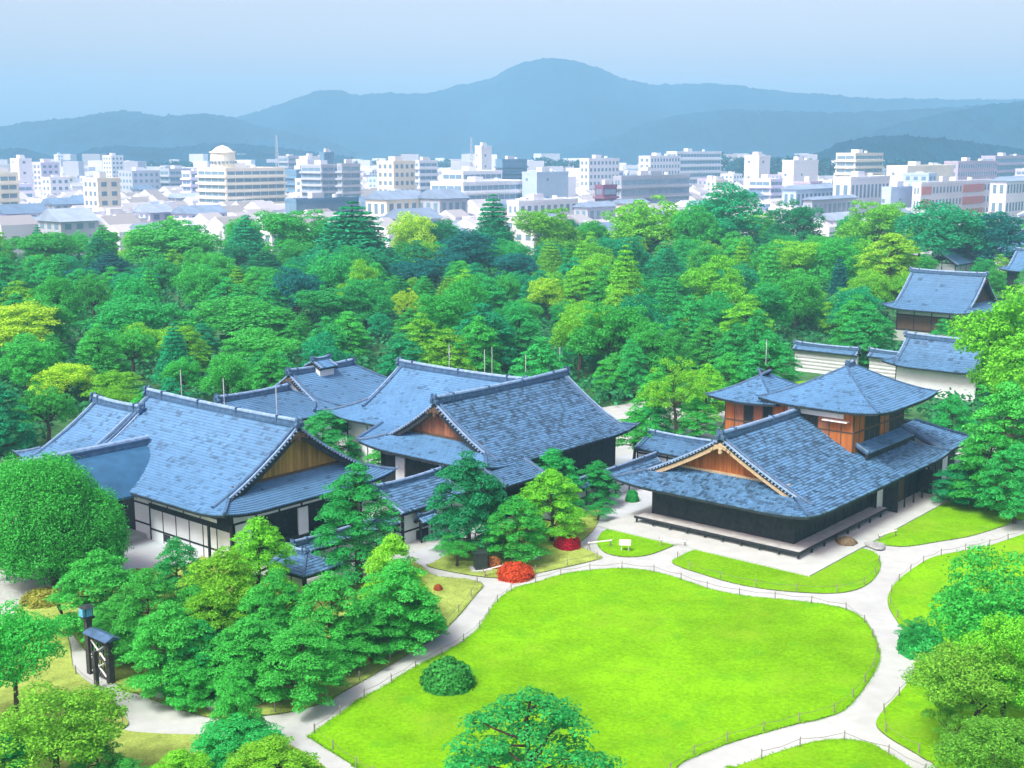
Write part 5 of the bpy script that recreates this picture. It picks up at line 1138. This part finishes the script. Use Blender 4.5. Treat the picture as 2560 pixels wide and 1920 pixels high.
rope_fence(outline('grove', 3, 66, -.15), 'rope fence on low posts along the bed of the pine grove', 2.6)
rope_fence(outline('front', 48, 98, -.12), 'rope fence on low posts along the curved lawn before the terrace', 2.4)
rope_fence(outline('azalea', 8, 30, -.12), 'rope fence on low posts below the azalea bushes', 2.6)
rope_fence(outline('southwest', 72, 90, -.12), 'rope fence on low posts beside the western path', 2.6)
# wooden gate at the left
g = thing('wooden_gate', 'weathered open wooden gate with crossed braces on the western path', 'gate', (-23.0, 64.4, 0), R(49)); g.scale = (1, 1, .8)
def gp_(nm, mb, m='gate_wood', parent=g): return mb.build(nm, m, parent)
for y in (0, -2.0): gp_('gate_post', MB().box(-.16, .16, y - .16, y + .16, 0, 3.96 if y == 0 else 3.1))
gp_('stay_post', MB().box(-.95, -.75, -2.12, -1.9, 0, 2.6).tube((-.85, -2.0, 2.3), (-.1, -2.0, 2.7), .07, .07, 4))
gp_('lintel', MB().box(-.12, .12, -2.2, -.17, 2.82, 3.05))
lf_ = gp_('gate_leaf', MB().box(-.05, .05, -1.82, -1.7, .15, 2.7).box(-.05, .05, -.32, -.2, .15, 2.7).box(-.05, .05, -1.69, -.33, .15, .33).box(-.05, .05, -1.69, -.33, 1.34, 1.5).box(-.05, .05, -1.69, -.33, 2.52, 2.7))
for z0, z1 in ((.35, 1.34), (1.5, 2.52)):
    for s in (1, -1):
        a, c = (-.075 + .02 * s, -1.68, z0 if s > 0 else z1), (-.075 + .02 * s, -.34, z1 if s > 0 else z0); gp_('brace', MB().tube(a, c, .06, .06, 4), 'metal_grey', lf_)
for i in range(5): y = -1.55 + i * .27; gp_('slat', MB().box(.055, .085, y - .05, y + .05, .33, 2.52), 'gate_wood', lf_)
gp_('gate_roof', MB().box(-.42, .42, -2.4, -.2, 3.06, 3.14).add([(-.48, -2.45, 3.14), (.48, -2.45, 3.14), (.48, -.2, 3.14), (-.48, -.2, 3.14), (0, -2.45, 3.4), (0, -.2, 3.4)], [(0, 3, 5, 4), (1, 4, 5, 2), (0, 4, 1, 1), (3, 2, 5, 5)]), 'ridge_tile')
lamp = thing('gate_lantern', 'dark lantern box with pale blue panes on the gate post', 'lantern', (-23.0, 64.4, 3.16), R(49)); lamp.scale = (.85, .85, .85)
MB().box(-.34, .34, -.34, .34, 0, .12).box(-.26, .26, -.26, .26, .12, .75).build('lantern_body', 'dark_box', lamp); MB().box(-.45, -.27, -.22, .22, .2, .7).box(-.2, .2, -.30, -.262, .2, .7).build('pane', 'blue_sheet', lamp)
MB().add([(-.42, -.42, .75), (.42, -.42, .75), (.42, .42, .75), (-.42, .42, .75), (-.1, -.1, .92), (.1, -.1, .92), (.1, .1, .92), (-.1, .1, .92)], [(0, 1, 5, 4), (1, 2, 6, 5), (2, 3, 7, 6), (3, 0, 4, 7), (4, 5, 6, 7), (0, 3, 2, 1)]).build('lantern_roof', 'dark_box', lamp)
# notice board at the far left, information stand on the oval lawn, dark bin, bamboo bars
nb = thing('notice_board', 'roofed notice board on two legs by the gravel at the far left', 'notice board', (-34.2, 79.0, 0), R(30))
for x in (-.8, .8): MB().box(x - .06, x + .06, -.06, .06, 0, 2.4).build('leg', 'dark_wood', nb)
MB().box(-.74, .74, -.04, .04, .8, 2.0).build('board', 'pale_wood', nb); MB().add([(-1.1, -.4, 2.3), (1.1, -.4, 2.3), (1.1, .4, 2.3), (-1.1, .4, 2.3), (-1.1, 0, 2.65), (1.1, 0, 2.65)], [(0, 1, 5, 4), (2, 3, 4, 5), (1, 2, 5, 5), (3, 0, 4, 4), (0, 3, 2, 1)]).build('roof', 'dark_wood', nb)
s_ = thing('information_stand', 'small white information stand on the oval lawn', 'sign', (8.05, 85.6, .07), R(-8))
for x in (-.25, .25): MB().box(x - .03, x + .03, -.03, .03, 0, .5).build('leg', 'white_paint', s_)
MB().add([(-.4, -.25, .45), (.4, -.25, .45), (.4, .2, .7), (-.4, .2, .7), (-.4, -.25, .49), (.4, -.25, .49), (.4, .2, .74), (-.4, .2, .74)], [(0, 3, 2, 1), (4, 5, 6, 7), (0, 1, 5, 4), (1, 2, 6, 5), (2, 3, 7, 6), (3, 0, 4, 7)]).build('panel', 'white_paint', s_)
bn = thing('dark_bin', 'dark green bin box on a pale slab at the path corner', 'bin', (-2.15, 81.6, .07), R(12))
MB().box(-.42, .42, -.4, .4, .06, 1.15).build('body', 'dark_box', bn); MB().box(-.47, .47, -.45, .45, 1.15, 1.23).build('lid', 'dark_box', bn); MB().box(-.7, .7, -.6, .6, -.04, .06).build('slab', 'stone', bn)
def bamboo(x, y, L, rz, label):
    t = thing('bamboo_barrier', label, 'barrier', (x, y, 0), R(rz))
    for s in (-.5, .5):
        MB().tube((s * L * .9 - .14, 0, 0), (s * L * .9 + .14, 0, .62), .03, .03, 6).tube((s * L * .9 + .14, 0.02, 0), (s * L * .9 - .14, 0.02, .62), .03, .03, 6).build('trestle', 'post_wood', t)
    MB().tube((-L / 2, 0.01, .5), (L / 2, 0.01, .5), .05, .05, 8).build('bar', 'white_paint', t)
bamboo(6.3, 86.3, 1.9, 20, 'pale bamboo barrier at the western end of the oval lawn'); bamboo(11.6, 86.6, 1.9, -14, 'pale bamboo barrier between the oval lawn and the curved lawn')
bamboo(27.6, 88.4, 2.2, 38, 'pale bamboo barrier at the side lawn by the terrace corner'); bamboo(-1.15, 80.6, 1.9, 40, 'pale bamboo barrier beside the dark bin')
# stone basin with shrub near the terrace corner, rocks in the grove
def rock(x, y, s, label, group=None, sq=.6):
    r0 = np.random.default_rng(int(abs(x * 31 + y * 17))); bm = bmesh.new(); bmesh.ops.create_icosphere(bm, subdivisions=3, radius=1)
    for v in bm.verts: v.co *= 1 + .22 * math.sin(3 * v.co.x + x) * math.cos(2.6 * v.co.y + y) + r0.normal(0, .035); v.co.z *= sq
    me = bpy.data.meshes.new('garden_rock'); bm.to_mesh(me); bm.free(); me.materials.append(MATS['rock']); o = link('garden_rock', me); o.scale = (s, s, s); o.location = (x, y, s * sq * .45 + .05); o.rotation_euler.z = x; tag(o, label, 'rock', group)
rock(26.2, 86.5, .75, 'flat stepping stone by the bamboo barrier at the terrace corner', None, .25)
for x, y, s in ((-7.2, 68.6, .5), (-7.7, 69.2, .6), (-6.9, 69.6, .4), (.6, 84.2, .6), (1.5, 83.9, .45), (-16.8, 60.6, .7), (-18.2, 61.5, .55), (-15.2, 59.9, .45)): rock(x, y, s, 'grey garden rock in the planting beds', 'grey garden rocks')
b = Bld('lattice_fence', 'low dark lattice fence beyond the left end of the long palace', 'fence', -20, 60)
for i in range(6): solid(b, 'rail', -30 , -19, 58 + i * .9, 58.08 + i * .9, 1.2 + i * .1, 1.32 + i * .1, 'post_wood')
for i in range(4):
    for x in (-29.5, -24.5, -19.4): solid(b, 'post', x - .08, x + .08, 57.92 + i * 1.8, 58.0 + i * 1.8, 0, 1.9, 'post_wood')
# tall slender poles standing among the pines behind the crossing roofs
for x, y, h in POLES:
    p = MB().tube((0, 0, 0), (0, 0, h), .05, .045, 8).tube((0, 0, h), (0, 0, h + .1), .06, .06, 8).build('pale_pole', 'metal_grey'); p.location = (x, y, 0); tag(p, 'slender pale pole standing among the pines behind the crossing roofs', 'pole', 'pale poles behind the crossing roofs')
